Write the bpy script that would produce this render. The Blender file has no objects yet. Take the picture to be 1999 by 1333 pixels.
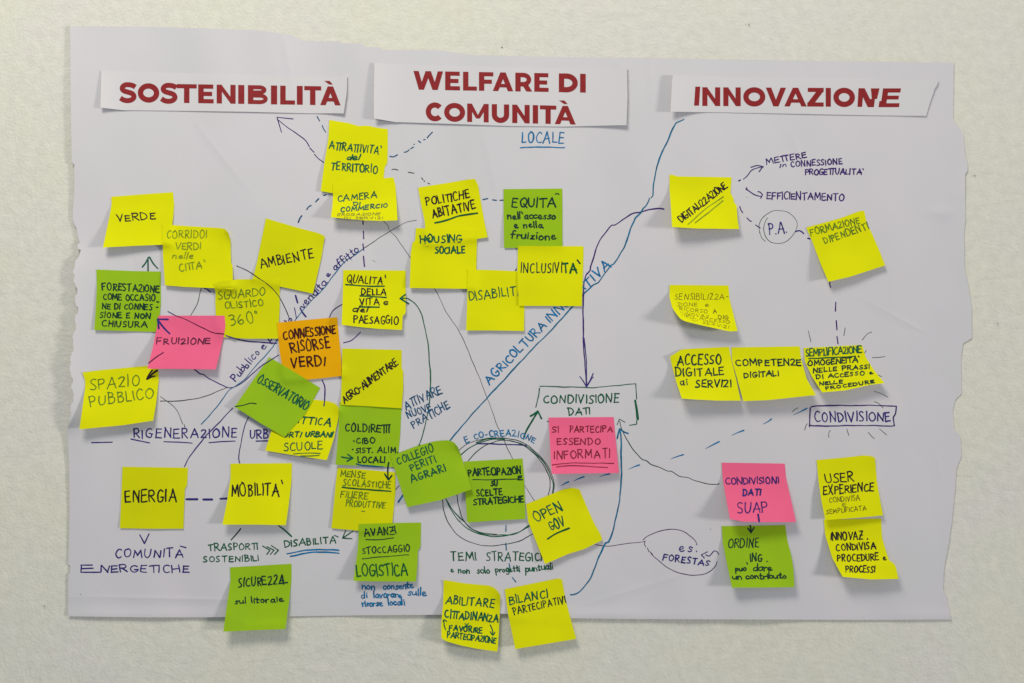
import bpy, math, random
import numpy as np
R = math.radians
sc = bpy.context.scene
col = sc.collection
rng = random.Random(7)

# ------------------------------------------------------------------ camera, lamps, exposure
S = 0.00062            # metres of wall per photograph pixel
DIST = 1.6             # camera to wall
CX, CY = 999.5, 666.5
cam_d = bpy.data.cameras.new("camera"); cam = bpy.data.objects.new("camera", cam_d)
cam.location = (0, -DIST, 0); cam.rotation_euler = (R(90), 0, 0)
cam_d.sensor_width = 36; cam_d.lens = 36 * DIST / (1999 * S)
cam_d.clip_start = 0.05; cam_d.clip_end = 60
col.objects.link(cam); sc.camera = cam

w = bpy.data.worlds.new("World"); sc.world = w; w.use_nodes = True
bg = w.node_tree.nodes["Background"]
bg.inputs[0].default_value = (0.80, 0.90, 1.03, 1); bg.inputs[1].default_value = 0.275

def lamp(name, loc, target, sx, sy, energy, colour):
    d = bpy.data.lights.new(name, 'AREA'); d.shape = 'RECTANGLE'; d.size = sx; d.size_y = sy
    d.energy = energy; d.color = colour
    o = bpy.data.objects.new(name, d); o.location = loc
    dx, dy, dz = (target[i] - loc[i] for i in range(3))
    import mathutils
    o.rotation_euler = mathutils.Vector((dx, dy, dz)).to_track_quat('-Z', 'Y').to_euler()
    col.objects.link(o); return o
lamp("window_light", (8.0, -3.6, -0.2), (0, 0, 0), 1.1, 1.1, 330, (1.0, 0.95, 0.90))
lamp("ceiling_light", (-0.65, -1.4, 1.95), (0, 0, 0), 0.9, 0.7, 40, (1.0, 0.96, 0.87))
sc.view_settings.view_transform = 'Standard'; sc.view_settings.look = 'None'
sc.view_settings.exposure = 0.04; sc.view_settings.gamma = 1.0

# ------------------------------------------------------------------ materials
def mat(name, c, rough=0.8, bump=0.0, bscale=400, var=0.0, vscale=30, spec=0.25, c2=None, bdist=0.001):
    m = bpy.data.materials.new(name); m.use_nodes = True
    nt = m.node_tree; b = nt.nodes["Principled BSDF"]
    b.inputs["Roughness"].default_value = rough
    b.inputs["Specular IOR Level"].default_value = spec
    b.inputs["Base Color"].default_value = (*c, 1)
    tc = nt.nodes.new("ShaderNodeTexCoord")
    if var > 0 or c2:
        n = nt.nodes.new("ShaderNodeTexNoise"); n.inputs["Scale"].default_value = vscale
        n.inputs["Detail"].default_value = 5
        nt.links.new(tc.outputs["Object"], n.inputs["Vector"])
        mr = nt.nodes.new("ShaderNodeMapRange"); mr.inputs[1].default_value = .3; mr.inputs[2].default_value = .7
        nt.links.new(n.outputs["Fac"], mr.inputs[0])
        mx = nt.nodes.new("ShaderNodeMix"); mx.data_type = 'RGBA'
        d = c2 if c2 else tuple(x * (1 - var) for x in c)
        mx.inputs[6].default_value = (*c, 1); mx.inputs[7].default_value = (*d, 1)
        nt.links.new(mr.outputs[0], mx.inputs[0]); nt.links.new(mx.outputs[2], b.inputs["Base Color"])
    if bump > 0:
        n2 = nt.nodes.new("ShaderNodeTexNoise"); n2.inputs["Scale"].default_value = bscale
        n2.inputs["Detail"].default_value = 6
        nt.links.new(tc.outputs["Object"], n2.inputs["Vector"])
        bp = nt.nodes.new("ShaderNodeBump"); bp.inputs["Strength"].default_value = bump
        bp.inputs["Distance"].default_value = bdist
        nt.links.new(n2.outputs["Fac"], bp.inputs["Height"]); nt.links.new(bp.outputs["Normal"], b.inputs["Normal"])
    return m

def wall_material():
    m = bpy.data.materials.new("painted_plaster"); m.use_nodes = True
    nt = m.node_tree; L = nt.links; b = nt.nodes["Principled BSDF"]
    b.inputs["Roughness"].default_value = 0.75; b.inputs["Specular IOR Level"].default_value = 0.2
    tc = nt.nodes.new("ShaderNodeTexCoord")
    def noise(scale, detail, sc3=None, dist=0.0):
        n = nt.nodes.new("ShaderNodeTexNoise"); n.inputs["Scale"].default_value = scale
        n.inputs["Detail"].default_value = detail; n.inputs["Distortion"].default_value = dist
        if sc3:
            mp = nt.nodes.new("ShaderNodeMapping"); mp.inputs["Scale"].default_value = sc3
            L.new(tc.outputs["Object"], mp.inputs[0]); L.new(mp.outputs[0], n.inputs["Vector"])
        else: L.new(tc.outputs["Object"], n.inputs["Vector"])
        return n
    n1 = noise(7, 5)
    r1 = nt.nodes.new("ShaderNodeMapRange"); r1.inputs[1].default_value = .35; r1.inputs[2].default_value = .65
    L.new(n1.outputs["Fac"], r1.inputs[0])
    mx = nt.nodes.new("ShaderNodeMix"); mx.data_type = 'RGBA'
    mx.inputs[6].default_value = (0.770, 0.755, 0.625, 1); mx.inputs[7].default_value = (0.765, 0.742, 0.665, 1)
    L.new(r1.outputs[0], mx.inputs[0])
    n4 = noise(90, 4)
    r4 = nt.nodes.new("ShaderNodeMapRange"); r4.inputs[1].default_value = .3; r4.inputs[2].default_value = .7
    r4.inputs[3].default_value = .94; r4.inputs[4].default_value = 1.035
    L.new(n4.outputs["Fac"], r4.inputs[0])
    mu = nt.nodes.new("ShaderNodeVectorMath"); mu.operation = 'SCALE'
    L.new(mx.outputs[2], mu.inputs[0]); L.new(r4.outputs[0], mu.inputs["Scale"])
    L.new(mu.outputs[0], b.inputs["Base Color"])
    # roller and brush relief: short strokes, vertical in places and level in others
    nv = noise(34, 7, (1.35, 1, 0.7), 1.4); nh = noise(34, 7, (0.65, 1, 1.35), 1.4); nf = noise(300, 4)
    sel = noise(2.2, 1)
    rs = nt.nodes.new("ShaderNodeMapRange"); rs.inputs[1].default_value = .42; rs.inputs[2].default_value = .58
    L.new(sel.outputs["Fac"], rs.inputs[0])
    mf = nt.nodes.new("ShaderNodeMix"); mf.data_type = 'FLOAT'
    L.new(rs.outputs[0], mf.inputs[0]); L.new(nv.outputs["Fac"], mf.inputs[2]); L.new(nh.outputs["Fac"], mf.inputs[3])
    b1 = nt.nodes.new("ShaderNodeBump"); b1.inputs["Strength"].default_value = 0.38; b1.inputs["Distance"].default_value = 0.0022
    L.new(mf.outputs[0], b1.inputs["Height"])
    b2 = nt.nodes.new("ShaderNodeBump"); b2.inputs["Strength"].default_value = 0.7; b2.inputs["Distance"].default_value = 0.0008
    L.new(nf.outputs["Fac"], b2.inputs["Height"]); L.new(b1.outputs["Normal"], b2.inputs["Normal"])
    L.new(b2.outputs["Normal"], b.inputs["Normal"])
    return m

M = {
 'wall': wall_material(),
 'poster': mat("poster_paper", (0.712, 0.672, 0.698), .8, .14, 240, c2=(0.665, 0.655, 0.660), vscale=6, bdist=.0006),
 'strip': mat("printer_paper", (0.715, 0.690, 0.690), .75, .08, 300, c2=(0.70, 0.68, 0.685), vscale=9, bdist=.0005),
 'yellow': mat("yellow_note_paper", (0.84, 0.83, 0.001), .85, .10, 500, c2=(0.77, 0.77, 0.002), vscale=15, spec=.12, bdist=.0004),
 'ochre': mat("worn_yellow_note_paper", (0.76, 0.76, 0.001), .85, .10, 500, c2=(0.70, 0.71, 0.003), vscale=15, spec=.12, bdist=.0004),
 'green': mat("green_note_paper", (0.355, 0.585, 0.010), .85, .10, 500, c2=(0.315, 0.53, 0.015), vscale=14, spec=.12, bdist=.0004),
 'pink': mat("pink_note_paper", (0.98, 0.155, 0.300), .85, .10, 500, c2=(0.93, 0.140, 0.27), vscale=14, spec=.12, bdist=.0004),
 'orange': mat("orange_note_paper", (0.93, 0.47, 0.001), .85, .14, 300, c2=(0.86, 0.40, 0.001), vscale=14, spec=.12, bdist=.0006),
 'red_print': mat("red_print", (0.30, 0.018, 0.020), .55, var=.12, vscale=120),
 'dirt': mat("dark_speck", (0.16, 0.13, 0.11), .8),
}
INK = {}
for k, c in dict(black=(.018, .010, .012), green=(.000, .145, .060), vgreen=(.0, .13, .03), gblack=(.002, .050, .028),
                 navy=(.040, .028, .25), purple=(.060, .018, .22), blue=(.0, .23, .52), dblue=(.0, .11, .26), teal=(.0, .20, .38),
                 olive=(.33, .44, .01), dolive=(.17, .30, .012), thin=(.25, .22, .002), brown=(.075, .006, .002), maroon=(.30, .012, .03),
                 wine=(.13, .004, .05), grey=(.09, .16, .08), thinblack=(.03, .03, .035), violet=(.12, .05, .16)).items():
    INK[k] = mat("ink_" + k, c, .5, var=.55, vscale=170, spec=.3)

# ------------------------------------------------------------------ geometry helpers
W_, H_ = 2000, 1334
top_h = np.full((H_, W_), 0.0)            # height of the topmost surface, in pixels of wall
owner = np.full((H_, W_), -1, int)
surfs = []                                  # every paper: dict(obj, x0, y0, h)

def pos(px, py, h):
    """the point of the wall scene seen at a photo position, standing h (photo pixels) off the wall"""
    hm = np.asarray(h) * S; k = (DIST - hm) / DIST
    return np.stack([(np.asarray(px) - CX) * S * k, -hm, (CY - np.asarray(py)) * S * k], -1)

def mesh_obj(name, V, F, m, parent=None, smooth=False, origin=None):
    V = np.asarray(V, float)
    o_ = np.zeros(3) if origin is None else np.asarray(origin)
    me = bpy.data.meshes.new(name); me.from_pydata((V - o_).tolist(), [], F); me.materials.append(m)
    if smooth: me.polygons.foreach_set("use_smooth", [True] * len(me.polygons))
    me.update()
    ob = bpy.data.objects.new(name, me); col.objects.link(ob)
    ob.location = o_
    if parent is not None:
        ob.parent = parent; ob.location = o_ - np.array(parent.location)
    return ob

def tag(o, label, cat=None, group=None, kind=None):
    if label: o['label'] = label
    if cat: o['category'] = cat
    if group: o['group'] = group
    if kind: o['kind'] = kind
    return o

def poly_eval(P, t):
    P = np.array(P, float); d = np.hypot(*(P[1:] - P[:-1]).T); s = np.concatenate([[0], np.cumsum(d)]); s /= s[-1]
    return np.stack([np.interp(t, s, P[:, 0]), np.interp(t, s, P[:, 1])], -1)

def axis_eval(P, t, ax):
    P = np.array(P, float); a = P[0, ax] + (P[-1, ax] - P[0, ax]) * t
    o = np.interp(a, P[:, ax], P[:, 1 - ax])
    return np.stack([a, o] if ax == 0 else [o, a], -1)

def coons(T, Rr, B, L, nu, nv, axis=False):
    u = np.linspace(0, 1, nu); v = np.linspace(0, 1, nv)
    if axis: t = axis_eval(T, u, 0); b = axis_eval(B, u, 0); l = axis_eval(L, v, 1); r = axis_eval(Rr, v, 1)
    else: t = poly_eval(T, u); b = poly_eval(B, u); l = poly_eval(L, v); r = poly_eval(Rr, v)
    U, V = np.meshgrid(u, v)
    U3, V3 = U[..., None], V[..., None]
    P = (1 - V3) * t[None] + V3 * b[None] + (1 - U3) * l[:, None] + U3 * r[:, None] \
        - ((1 - U3) * (1 - V3) * t[0] + U3 * (1 - V3) * t[-1] + (1 - U3) * V3 * b[0] + U3 * V3 * b[-1])
    return P, U, V

def upsample(A, n, m):
    v = np.linspace(0, A.shape[0] - 1, m); u = np.linspace(0, A.shape[1] - 1, n)
    i = np.minimum(v.astype(int), A.shape[0] - 2); j = np.minimum(u.astype(int), A.shape[1] - 2)
    fv = (v - i)[:, None]; fu = (u - j)[None]
    return (A[i][:, j] * (1 - fv) * (1 - fu) + A[i + 1][:, j] * fv * (1 - fu) + A[i][:, j + 1] * (1 - fv) * fu + A[i + 1][:, j + 1] * fv * fu)

def sheet(name, T, Rr, B, L, hfun, m, nu, nv, thick=.35, closed=True, gap=.8, relax=14, axis=False):
    """a paper sheet: four traced edges, a height profile, resting on whatever is already on the wall"""
    P, U, V = coons(T, Rr, B, L, nu, nv, axis)
    X, Y = P[..., 0], P[..., 1]
    base = top_h[np.clip(np.rint(Y).astype(int), 0, H_ - 1), np.clip(np.rint(X).astype(int), 0, W_ - 1)]
    floor = base + gap
    own = hfun(U, V, X, Y)
    h = np.maximum(own, floor); g = h.copy()
    for _ in range(relax):
        q = np.pad(g, 1, mode='edge')
        g = (q[:-2, 1:-1] + q[2:, 1:-1] + q[1:-1, :-2] + q[1:-1, 2:] + 4 * g) / 8
        g = np.maximum(g, h)
    h = g
    Vf = pos(X, Y, h).reshape(-1, 3)
    idx = np.arange(nu * nv).reshape(nv, nu)
    q = np.stack([idx[:-1, :-1], idx[1:, :-1], idx[1:, 1:], idx[:-1, 1:]], -1).reshape(-1, 4)
    F = q.tolist()
    n = nu * nv
    ring = list(idx[0, :]) + list(idx[1:, -1]) + list(idx[-1, -2::-1]) + list(idx[-2:0:-1, 0])
    ring = [int(a) for a in ring]
    back = Vf.copy(); back[:, 1] += thick * S
    m_ = len(ring)
    V_all = np.concatenate([Vf] + ([back] if closed else []) + [Vf[ring], back[ring]])
    r0 = n * (2 if closed else 1)
    if closed: F += (q[:, ::-1] + n).tolist()
    F += [[r0 + i, r0 + (i + 1) % m_, r0 + m_ + (i + 1) % m_, r0 + m_ + i] for i in range(m_)]
    c = Vf[:nu].mean(0)
    ob = mesh_obj(name, V_all, F, m, smooth=False, origin=c)
    sm = [True] * len(q) + ([True] * len(q) if closed else []) + [False] * (len(F) - len(q) * (2 if closed else 1))
    ob.data.polygons.foreach_set("use_smooth", sm)
    # raster
    ww = int(X.max() - X.min()) * 2 + 4; hh = int(Y.max() - Y.min()) * 2 + 4
    XX = np.rint(upsample(X, ww, hh)).astype(int); YY = np.rint(upsample(Y, ww, hh)).astype(int); HH = upsample(h, ww, hh)
    x0, y0, x1, y1 = XX.min() - 12, YY.min() - 12, XX.max() + 12, YY.max() + 12
    loc = np.full((y1 - y0 + 1, x1 - x0 + 1), np.nan)
    loc[YY - y0, XX - x0] = HH
    ok = (XX >= 0) & (XX < W_) & (YY >= 0) & (YY < H_)
    sid = len(surfs)
    top_h[YY[ok], XX[ok]] = HH[ok]; owner[YY[ok], XX[ok]] = sid
    for _ in range(12):
        nan = np.isnan(loc)
        if not nan.any(): break
        pp = np.pad(loc, 1, constant_values=np.nan)
        st = np.stack([pp[:-2, 1:-1], pp[2:, 1:-1], pp[1:-1, :-2], pp[1:-1, 2:]])
        cnt = (~np.isnan(st)).sum(0); sm_ = np.nansum(st, 0)
        fill = np.where(cnt > 0, sm_ / np.maximum(cnt, 1), np.nan)
        loc = np.where(nan, fill, loc)
    surfs.append(dict(obj=ob, x0=x0, y0=y0, h=loc, id=sid))
    return surfs[-1]

def surf_h(s, px, py):
    a = s['h']; x = np.clip(np.asarray(px) - s['x0'], 0, a.shape[1] - 1.001); y = np.clip(np.asarray(py) - s['y0'], 0, a.shape[0] - 1.001)
    i = y.astype(int); j = x.astype(int); fy = y - i; fx = x - j
    r = a[i, j] * (1 - fy) * (1 - fx) + a[i + 1, j] * fy * (1 - fx) + a[i, j + 1] * (1 - fy) * fx + a[i + 1, j + 1] * fy * fx
    return np.nan_to_num(r, nan=float(np.nanmean(a)))

# ------------------------------------------------------------------ the wall
def build_wall():
    nx, nz = 420, 300
    xs = np.linspace(-2.1, 2.1, nx); zs = np.linspace(-1.5, 1.5, nz)
    Xg, Zg = np.meshgrid(xs, zs)
    r = np.random.RandomState(3); h = np.zeros_like(Xg)
    for k in range(70):
        f = r.uniform(3, 26); a = r.uniform(0, math.pi * 2); ph = r.uniform(0, 6.28)
        h += np.sin((Xg * math.cos(a) + Zg * math.sin(a)) * f + ph) * .00014 * (8 / (f + 4))
    def lump(px, py, sx, sy, amp, ang=0):
        x = (px - CX) * S; z = (CY - py) * S; c, s = math.cos(ang), math.sin(ang)
        dx = (Xg - x) * c + (Zg - z) * s; dz = -(Xg - x) * s + (Zg - z) * c
        return amp * np.exp(-(dx / (sx * S)) ** 2 - (dz / (sy * S)) ** 2)
    h += lump(102, 915, 18, 9, .0016, -.5) + lump(92, 928, 10, 8, .001) - lump(20, 905, 30, 8, .0007)
    h += lump(30, 1005, 45, 5, .0007, .1) + lump(30, 1122, 40, 5, .0008) + lump(60, 1018, 30, 5, .0005, .2)
    h += lump(190, 1300, 60, 14, .0007, .2) - lump(700, 1290, 90, 14, .0005) + lump(1900, 900, 40, 12, .0005)
    h = np.clip(h, -.0012, .0022) - .0008
    V = np.stack([Xg, -h, Zg], -1).reshape(-1, 3)
    idx = np.arange(nx * nz).reshape(nz, nx)
    F = np.stack([idx[:-1, :-1], idx[:-1, 1:], idx[1:, 1:], idx[1:, :-1]], -1).reshape(-1, 4).tolist()
    n = len(V)
    cs = [int(idx[0, 0]), int(idx[0, -1]), int(idx[-1, -1]), int(idx[-1, 0])]
    V = np.concatenate([V, [[-2.1, .12, -1.5], [2.1, .12, -1.5], [2.1, .12, 1.5], [-2.1, .12, 1.5]]])
    F += [[n + 3, n + 2, n + 1, n]]
    ring = [idx[0, :], idx[:, -1], idx[-1, ::-1], idx[::-1, 0]]
    for k, e in enumerate(ring):
        F.append([n + k, n + (k + 1) % 4] + [int(a) for a in e[::-1]])
    o = mesh_obj("wall", V, F, M['wall'])
    o.data.polygons.foreach_set("use_smooth", [True] * ((nx - 1) * (nz - 1)) + [False] * 5)
    tag(o, "cream painted plaster wall with fine roller texture", kind='structure')
    return o
wall = build_wall()
def speck(px, py, sx, sy, h0=.9, par=None):
    n = 9; V = [pos(px, py, h0 + 1.0).tolist()]
    for i in range(n):
        a = i * 2 * math.pi / n; rr = rng.uniform(.7, 1.1)
        V.append(pos(px + math.cos(a) * sx * rr, py + math.sin(a) * sy * rr, h0).tolist())
    return mesh_obj("speck", V, [[0, 1 + (i + 1) % n, 1 + i] for i in range(n)], M['dirt'], parent=par)
for a in [(1903, 343, 2.0, 1.2), (1948, 632, 2.2, 1.1), (234, 1160, 1.6, 1.0), (86, 1183, 2.4, .9), (980, 92, 1.3, 1.8), (1462, 48, 1.2, 2.2)]:
    if not (137 < a[0] < 1850 and 120 < a[1] < 1200): speck(*a, par=wall)

# ------------------------------------------------------------------ the poster
def poster_h(U, V, X, Y):
    r_ = np.random.RandomState(11); buck = 0
    for k in range(26):
        f_ = r_.uniform(.012, .06); a_ = r_.normal(0, .55); buck = buck + np.sin((X * math.cos(a_) + Y * math.sin(a_)) * f_ + r_.uniform(0, 6.28)) * .0066 / f_
    h = 3.0 + buck + .9 * np.sin(X / 93. + Y / 310. + .7) + .55 * np.sin(X / 47. - Y / 190.) * np.exp(-((Y - 60) / 260.) ** 2) \
        + .6 * np.sin(Y / 120. + X / 400.) + .35 * np.sin(X / 31. + Y / 77.)
    L = 13.0 / (1 + np.exp(-(Y - 495) / 14.)) / (1 + np.exp((Y - 830) / 10.)) + 2.2 * np.exp(-((Y - 150) / 150.) ** 2)
    h += L * np.exp(-np.clip(X - 135, 0, 999) / 48.)
    edge = np.clip((X - 1740) / 110., 0, 1)
    h = h * (1 - .75 * edge)
    for cx_, cy_, an_, ln_, wd_, am_ in ((330, 1168, .02, 190, 5, .9), (1560, 300, 1.2, 90, 5, .7), (1790, 640, .5, 100, 5, .8), (1240, 1150, -.3, 110, 5, .8), (960, 330, 1.35, 90, 5, .6), (430, 300, .9, 80, 5, .6),
                                        (1830, 900, 1.3, 120, 6, .9), (1330, 640, -.9, 60, 5, .6), (560, 110, 1.4, 60, 6, .9), (1270, 140, 1.5, 60, 6, .8)):
        ca_, sa_ = math.cos(an_), math.sin(an_); dx_ = (X - cx_) * ca_ + (Y - cy_) * sa_; dy_ = -(X - cx_) * sa_ + (Y - cy_) * ca_
        h += am_ * np.exp(-(dx_ / ln_) ** 2) * (np.exp(-np.abs(dy_) / wd_) - .5 * np.exp(-np.abs(dy_ - 14) / 16.))
    # crease by the right edge
    h += 2.6 * np.exp(-(((X - 1862) + (Y - 395) * .35) / 16.) ** 2 - ((Y - 385) / 55.) ** 2)
    h += 1.3 * np.exp(-((X - 1836) / 24.) ** 2 - ((Y - 415) / 12.) ** 2)
    h += 1.4 * np.exp(-((Y - 1202) / 12.) ** 2) * (.5 + .5 * np.sin(X / 140.))
    h += .8 * np.exp(-((X - 1185) / 60.) ** 2 - ((Y - 1196) / 14.) ** 2)
    return np.maximum(h, .9)
pT = [(137, 50), (155, 51), (160, 54), (166, 51), (300, 52), (400, 55), (500, 59), (525, 61), (538, 64), (558, 66), (574, 69), (576, 72), (588, 77), (591, 80), (622, 80), (664, 80), (667, 84),
      (700, 85), (709, 86), (712, 91), (742, 92), (746, 96), (754, 97), (862, 98), (884, 102), (925, 107), (1000, 109), (1100, 111), (1252, 113), (1340, 114), (1420, 116), (1560, 118), (1700, 120), (1780, 121), (1862, 122)]
pR = [(1862, 122), (1861, 232), (1870, 246), (1881, 262), (1884, 300), (1889, 320), (1889, 333), (1884, 340), (1885, 430), (1882, 450), (1883, 520), (1888, 545), (1893, 575), (1897, 600), (1897, 660),
      (1880, 670), (1876, 700), (1877, 768), (1865, 780), (1860, 800), (1863, 838), (1875, 850), (1877, 890), (1867, 915), (1864, 960), (1858, 1020), (1852, 1062), (1843, 1108), (1841, 1150), (1848, 1170), (1857, 1209)]
pB = [(133, 1203), (290, 1205), (400, 1205), (560, 1203), (700, 1201), (850, 1200), (980, 1198), (1060, 1199), (1070, 1206), (1200, 1208), (1400, 1209), (1700, 1210), (1857, 1209)]
pL = [(137, 50), (138, 180), (140, 310), (141, 318), (145, 320), (145, 370), (142, 420), (141, 428), (146, 442), (150, 450), (150, 462), (154, 468), (155, 488), (152, 500), (148, 503), (148, 514),
      (143, 518), (143, 526), (147, 530), (147, 545), (144, 553), (150, 565), (150, 606), (148, 612), (148, 654), (142, 660), (141, 690), (139, 700), (141, 765), (142, 790), (138, 815), (138, 834),
      (133, 838), (135, 905), (136, 1000), (134, 1080), (133, 1102), (137, 1104), (137, 1118), (133, 1122), (133, 1203)]
_p = []
_r = random.Random(5); _y = 428.0; _o = 0.0
_Lx = lambda y: float(np.interp(y, [q[1] for q in pL], [q[0] for q in pL]))
while _y < 838:
    _o = _r.uniform(-3.2, 3.2); _n = min(838, _y + _r.uniform(6, 17))
    _p += [(_Lx(_y + .6) + _o, _y + .6), (_Lx(_n - .1) + _o, _n - .1)]; _y = _n
pL = [q for q in pL if q[1] < 428] + _p + [q for q in pL if q[1] > 838]
P = sheet("poster", pT, pR, pB, pL, poster_h, M['poster'], 430, 520, thick=.5, closed=False, gap=.5, relax=0, axis=True)
tag(P['obj'], "large white paper poster with torn wavy edges covered in sticky notes and pen lines", "poster")
for a in [(157, 1160, 2, .9), (1387, 1033, 1.4, 1.2), (1458, 385, 1.2, 1)]:
    sp = speck(*a, h0=float(surf_h(P, a[0], a[1])) - .2, par=P['obj'])

# ------------------------------------------------------------------ the three header strips
def strip_h(bl, br, tl=0, tr=0, ul=70, ur=90, bot=0):
    def f(U, V, X, Y):
        x0, x1 = X.min(), X.max()
        base = surf_h(P, X, Y) + .9
        l = (tl * (1 - V) + bl * V) * np.clip(1 - (X - x0) / ul, 0, 1) ** 1.8
        r = (tr * (1 - V) + br * V) * np.clip(1 - (x1 - X) / ur, 0, 1) ** 1.8
        return base + l + r + bot * V ** 2 * (.6 + .4 * np.sin(X / 60.))
    return f
ST = []
ST.append(sheet("header_strip", [(198, 138), (250, 139), (254, 141), (480, 146), (600, 150), (640, 149), (678, 146)], [(678, 146), (677, 180), (671, 221)],
      [(196, 210), (240, 215), (340, 216), (480, 218), (600, 221), (640, 221), (671, 221)], [(198, 138), (197, 180), (196, 210)],
      strip_h(6, 6, 1.5, 3, 60, 70, 1.2), M['strip'], 120, 20))
ST.append(sheet("header_strip", [(731, 122), (790, 127), (862, 129), (1000, 132), (1120, 134), (1170, 132), (1224, 128)], [(1224, 128), (1225, 190), (1223, 244)],
      [(730, 231), (770, 238), (862, 241), (1000, 246), (1100, 247), (1180, 245), (1223, 244)], [(731, 122), (730, 180), (730, 231)],
      strip_h(9, 5, 4, 5, 60, 90, 2.0), M['strip'], 120, 30))
ST.append(sheet("header_strip", [(1314, 146), (1370, 147), (1420, 151), (1600, 153), (1730, 155), (1832, 155)], [(1832, 155), (1830, 165), (1825, 172), (1818, 193), (1813, 208), (1808, 226)],
      [(1309, 218), (1400, 219), (1600, 223), (1700, 225), (1808, 226)], [(1314, 146), (1312, 156), (1309, 218)],
      strip_h(11, 2.5, 10, 3.0, 75, 150, .8), M['strip'], 120, 20))
tag(ST[0]['obj'], "white paper strip printed SOSTENIBILITÀ in red, leftmost of the three headers", "paper strip", "printed header strips along the top of the poster")
tag(ST[1]['obj'], "white paper strip printed WELFARE DI COMUNITÀ in red on two lines", "paper strip", "printed header strips along the top of the poster")
tag(ST[2]['obj'], "white paper strip printed INNOVAZIONE in red, its left end curling off the poster", "paper strip", "printed header strips along the top of the poster")

# ------------------------------------------------------------------ the sticky notes
def note_h(L, Rr, tl=0, tr=0, s0=.16, bow=0.0):
    def f(U, V, X, Y):
        base = surf_h(P, X, Y) + .8
        s = np.clip((V - s0) / (1 - s0), 0, 1)
        h = (L * (1 - U) + Rr * U) * (s ** 1.35)
        h += bow * 4 * U * (1 - U) * s
        q_ = X.mean() * .37 + Y.mean() * .73
        h += 1.6 * (.45 * np.sin(3.1 * U + 2.2 * V + q_) + .3 * np.sin(7.3 * V - 2.0 * U + q_ * 2) + .16 * np.sin(11 * U + 5 * V + q_ * 3)) * np.clip(V * 3, 0, 1)
        h -= (.35 + .02 * (L + Rr)) * np.exp(-((V - .205) / .035) ** 2)
        d1 = np.hypot(U, V); d2 = np.hypot(1 - U, V)
        h += tl * np.clip(1 - d1 / .42, 0, 1) ** 1.7 + tr * np.clip(1 - d2 / .42, 0, 1) ** 1.7
        return base + h
    return f
G_NOTE = "sticky notes stuck on the poster"
N = {}
def note(key, colr, label, T, Rr, B, L, l, r, tl=0, tr=0, bow=0, s0=.16):
    # edges may leave out their end corners
    TL, TR = T[0], T[-1]; BL, BR = B[0], B[-1]
    Rr = [TR] + Rr + [BR]; L = [TL] + L + [BL]
    s = sheet("sticky_note", T, Rr, B, L, note_h(l, r, tl, tr, s0, bow), M[colr], 26, 26)
    tag(s['obj'], label, "sticky note", G_NOTE); N[key] = s
note('attr', 'yellow', "yellow sticky note reading ATTRATTIVITÀ del TERRITORIO, highest of all the notes", [(643, 234), (680, 240), (700, 246), (718, 245), (736, 249), (757, 252)], [(757, 293), (756, 318), (751, 326)], [(626, 373), (650, 377), (745, 388)], [(641, 270), (633, 320)], 4, 2)
note('camera', 'yellow', "yellow sticky note reading CAMERA DI COMMERCIO, overlapping the note above it", [(650, 359), (700, 352), (768, 346)], [(772, 362), (774, 390)], [(646, 424), (710, 430), (745, 431), (776, 430)], [(650, 380), (649, 400)], 19, 15)
note('polit', 'yellow', "tilted yellow sticky note reading POLITICHE ABITATIVE underlined in green", [(816, 366), (880, 356), (915, 350), (927, 349)], [(933, 360), (938, 390), (945, 430)], [(832, 480), (900, 471), (952, 463)], [(822, 400), (829, 432)], 3, 5, 0, 4)
note('housing', 'yellow', "yellow sticky note reading HOUSING SOCIALE in thick green", [(812, 445), (870, 447), (930, 449)], [(931, 470), (930, 520)], [(799.5, 562), (860, 563), (929, 564)], [(810, 471), (805, 473), (804, 484), (802, 490), (801, 520)], 7, 3)
note('equita', 'green', "green sticky note reading EQUITÀ nell'accesso e nella fruizione", [(983, 369), (1097.5, 368)], [(1098, 420)], [(984, 484), (1098, 483)], [(983, 420)], 2.0, 1.0)
note('disab', 'yellow', "yellow sticky note reading DISABILITÀ, its last letters covered by another note", [(913, 526), (960, 527), (1025, 530)], [(1024, 590)], [(910, 645), (960, 645), (1023, 646)], [(912, 580)], 5, 4)
note('incl', 'yellow', "yellow sticky note reading INCLUSIVITÀ below the green EQUITÀ note", [(1011, 480), (1139, 480.5)], [(1139, 500), (1137, 560)], [(1013, 597), (1080, 597), (1135.5, 597.5)], [(1010, 540)], 3, 4)
note('verde', 'yellow', "yellow sticky note reading VERDE at the upper left", [(217, 384), (280, 379), (337.5, 375)], [(340, 398), (338, 425), (335, 445)], [(201, 483), (260, 480), (330, 477)], [(218, 398), (213, 425)], 14, 7)
note('forest', 'green', "green sticky note reading FORESTAZIONE COME OCCASIONE in five lines by the left edge", [(188, 526), (260, 529), (314, 530)], [(314, 590)], [(184, 644), (240, 646), (309, 648)], [(189, 560), (187, 600)], 3.5, 2)
note('corr', 'yellow', "yellow sticky note reading CORRIDOI VERDI nelle CITTÀ with a rounded curling corner", [(317, 438), (380, 442), (430, 445), (440, 447), (446, 455)], [(450, 470), (451, 512), (454, 520)], [(322, 557), (360, 560), (455, 564)], [(318, 500)], 5, 9, 0, 7)
note('ambi', 'ochre', "tilted yellow sticky note reading only AMBIENTE in black", [(519, 426), (580, 444), (622, 455), (634, 461)], [(628, 500)], [(493, 545), (545, 559), (611, 573)], [(510, 470), (501, 515)], 2, 3, 0, 3)
note('sguar', 'ochre', "yellow sticky note reading SGUARDO OLISTICO 360° in pale green", [(417, 555), (432, 549), (465, 545), (546, 545)], [(546, 600)], [(432, 658), (480, 661), (543, 661)], [(421, 572), (420, 590), (422, 630)], 2.5, 2.5, 3, 0)
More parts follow.
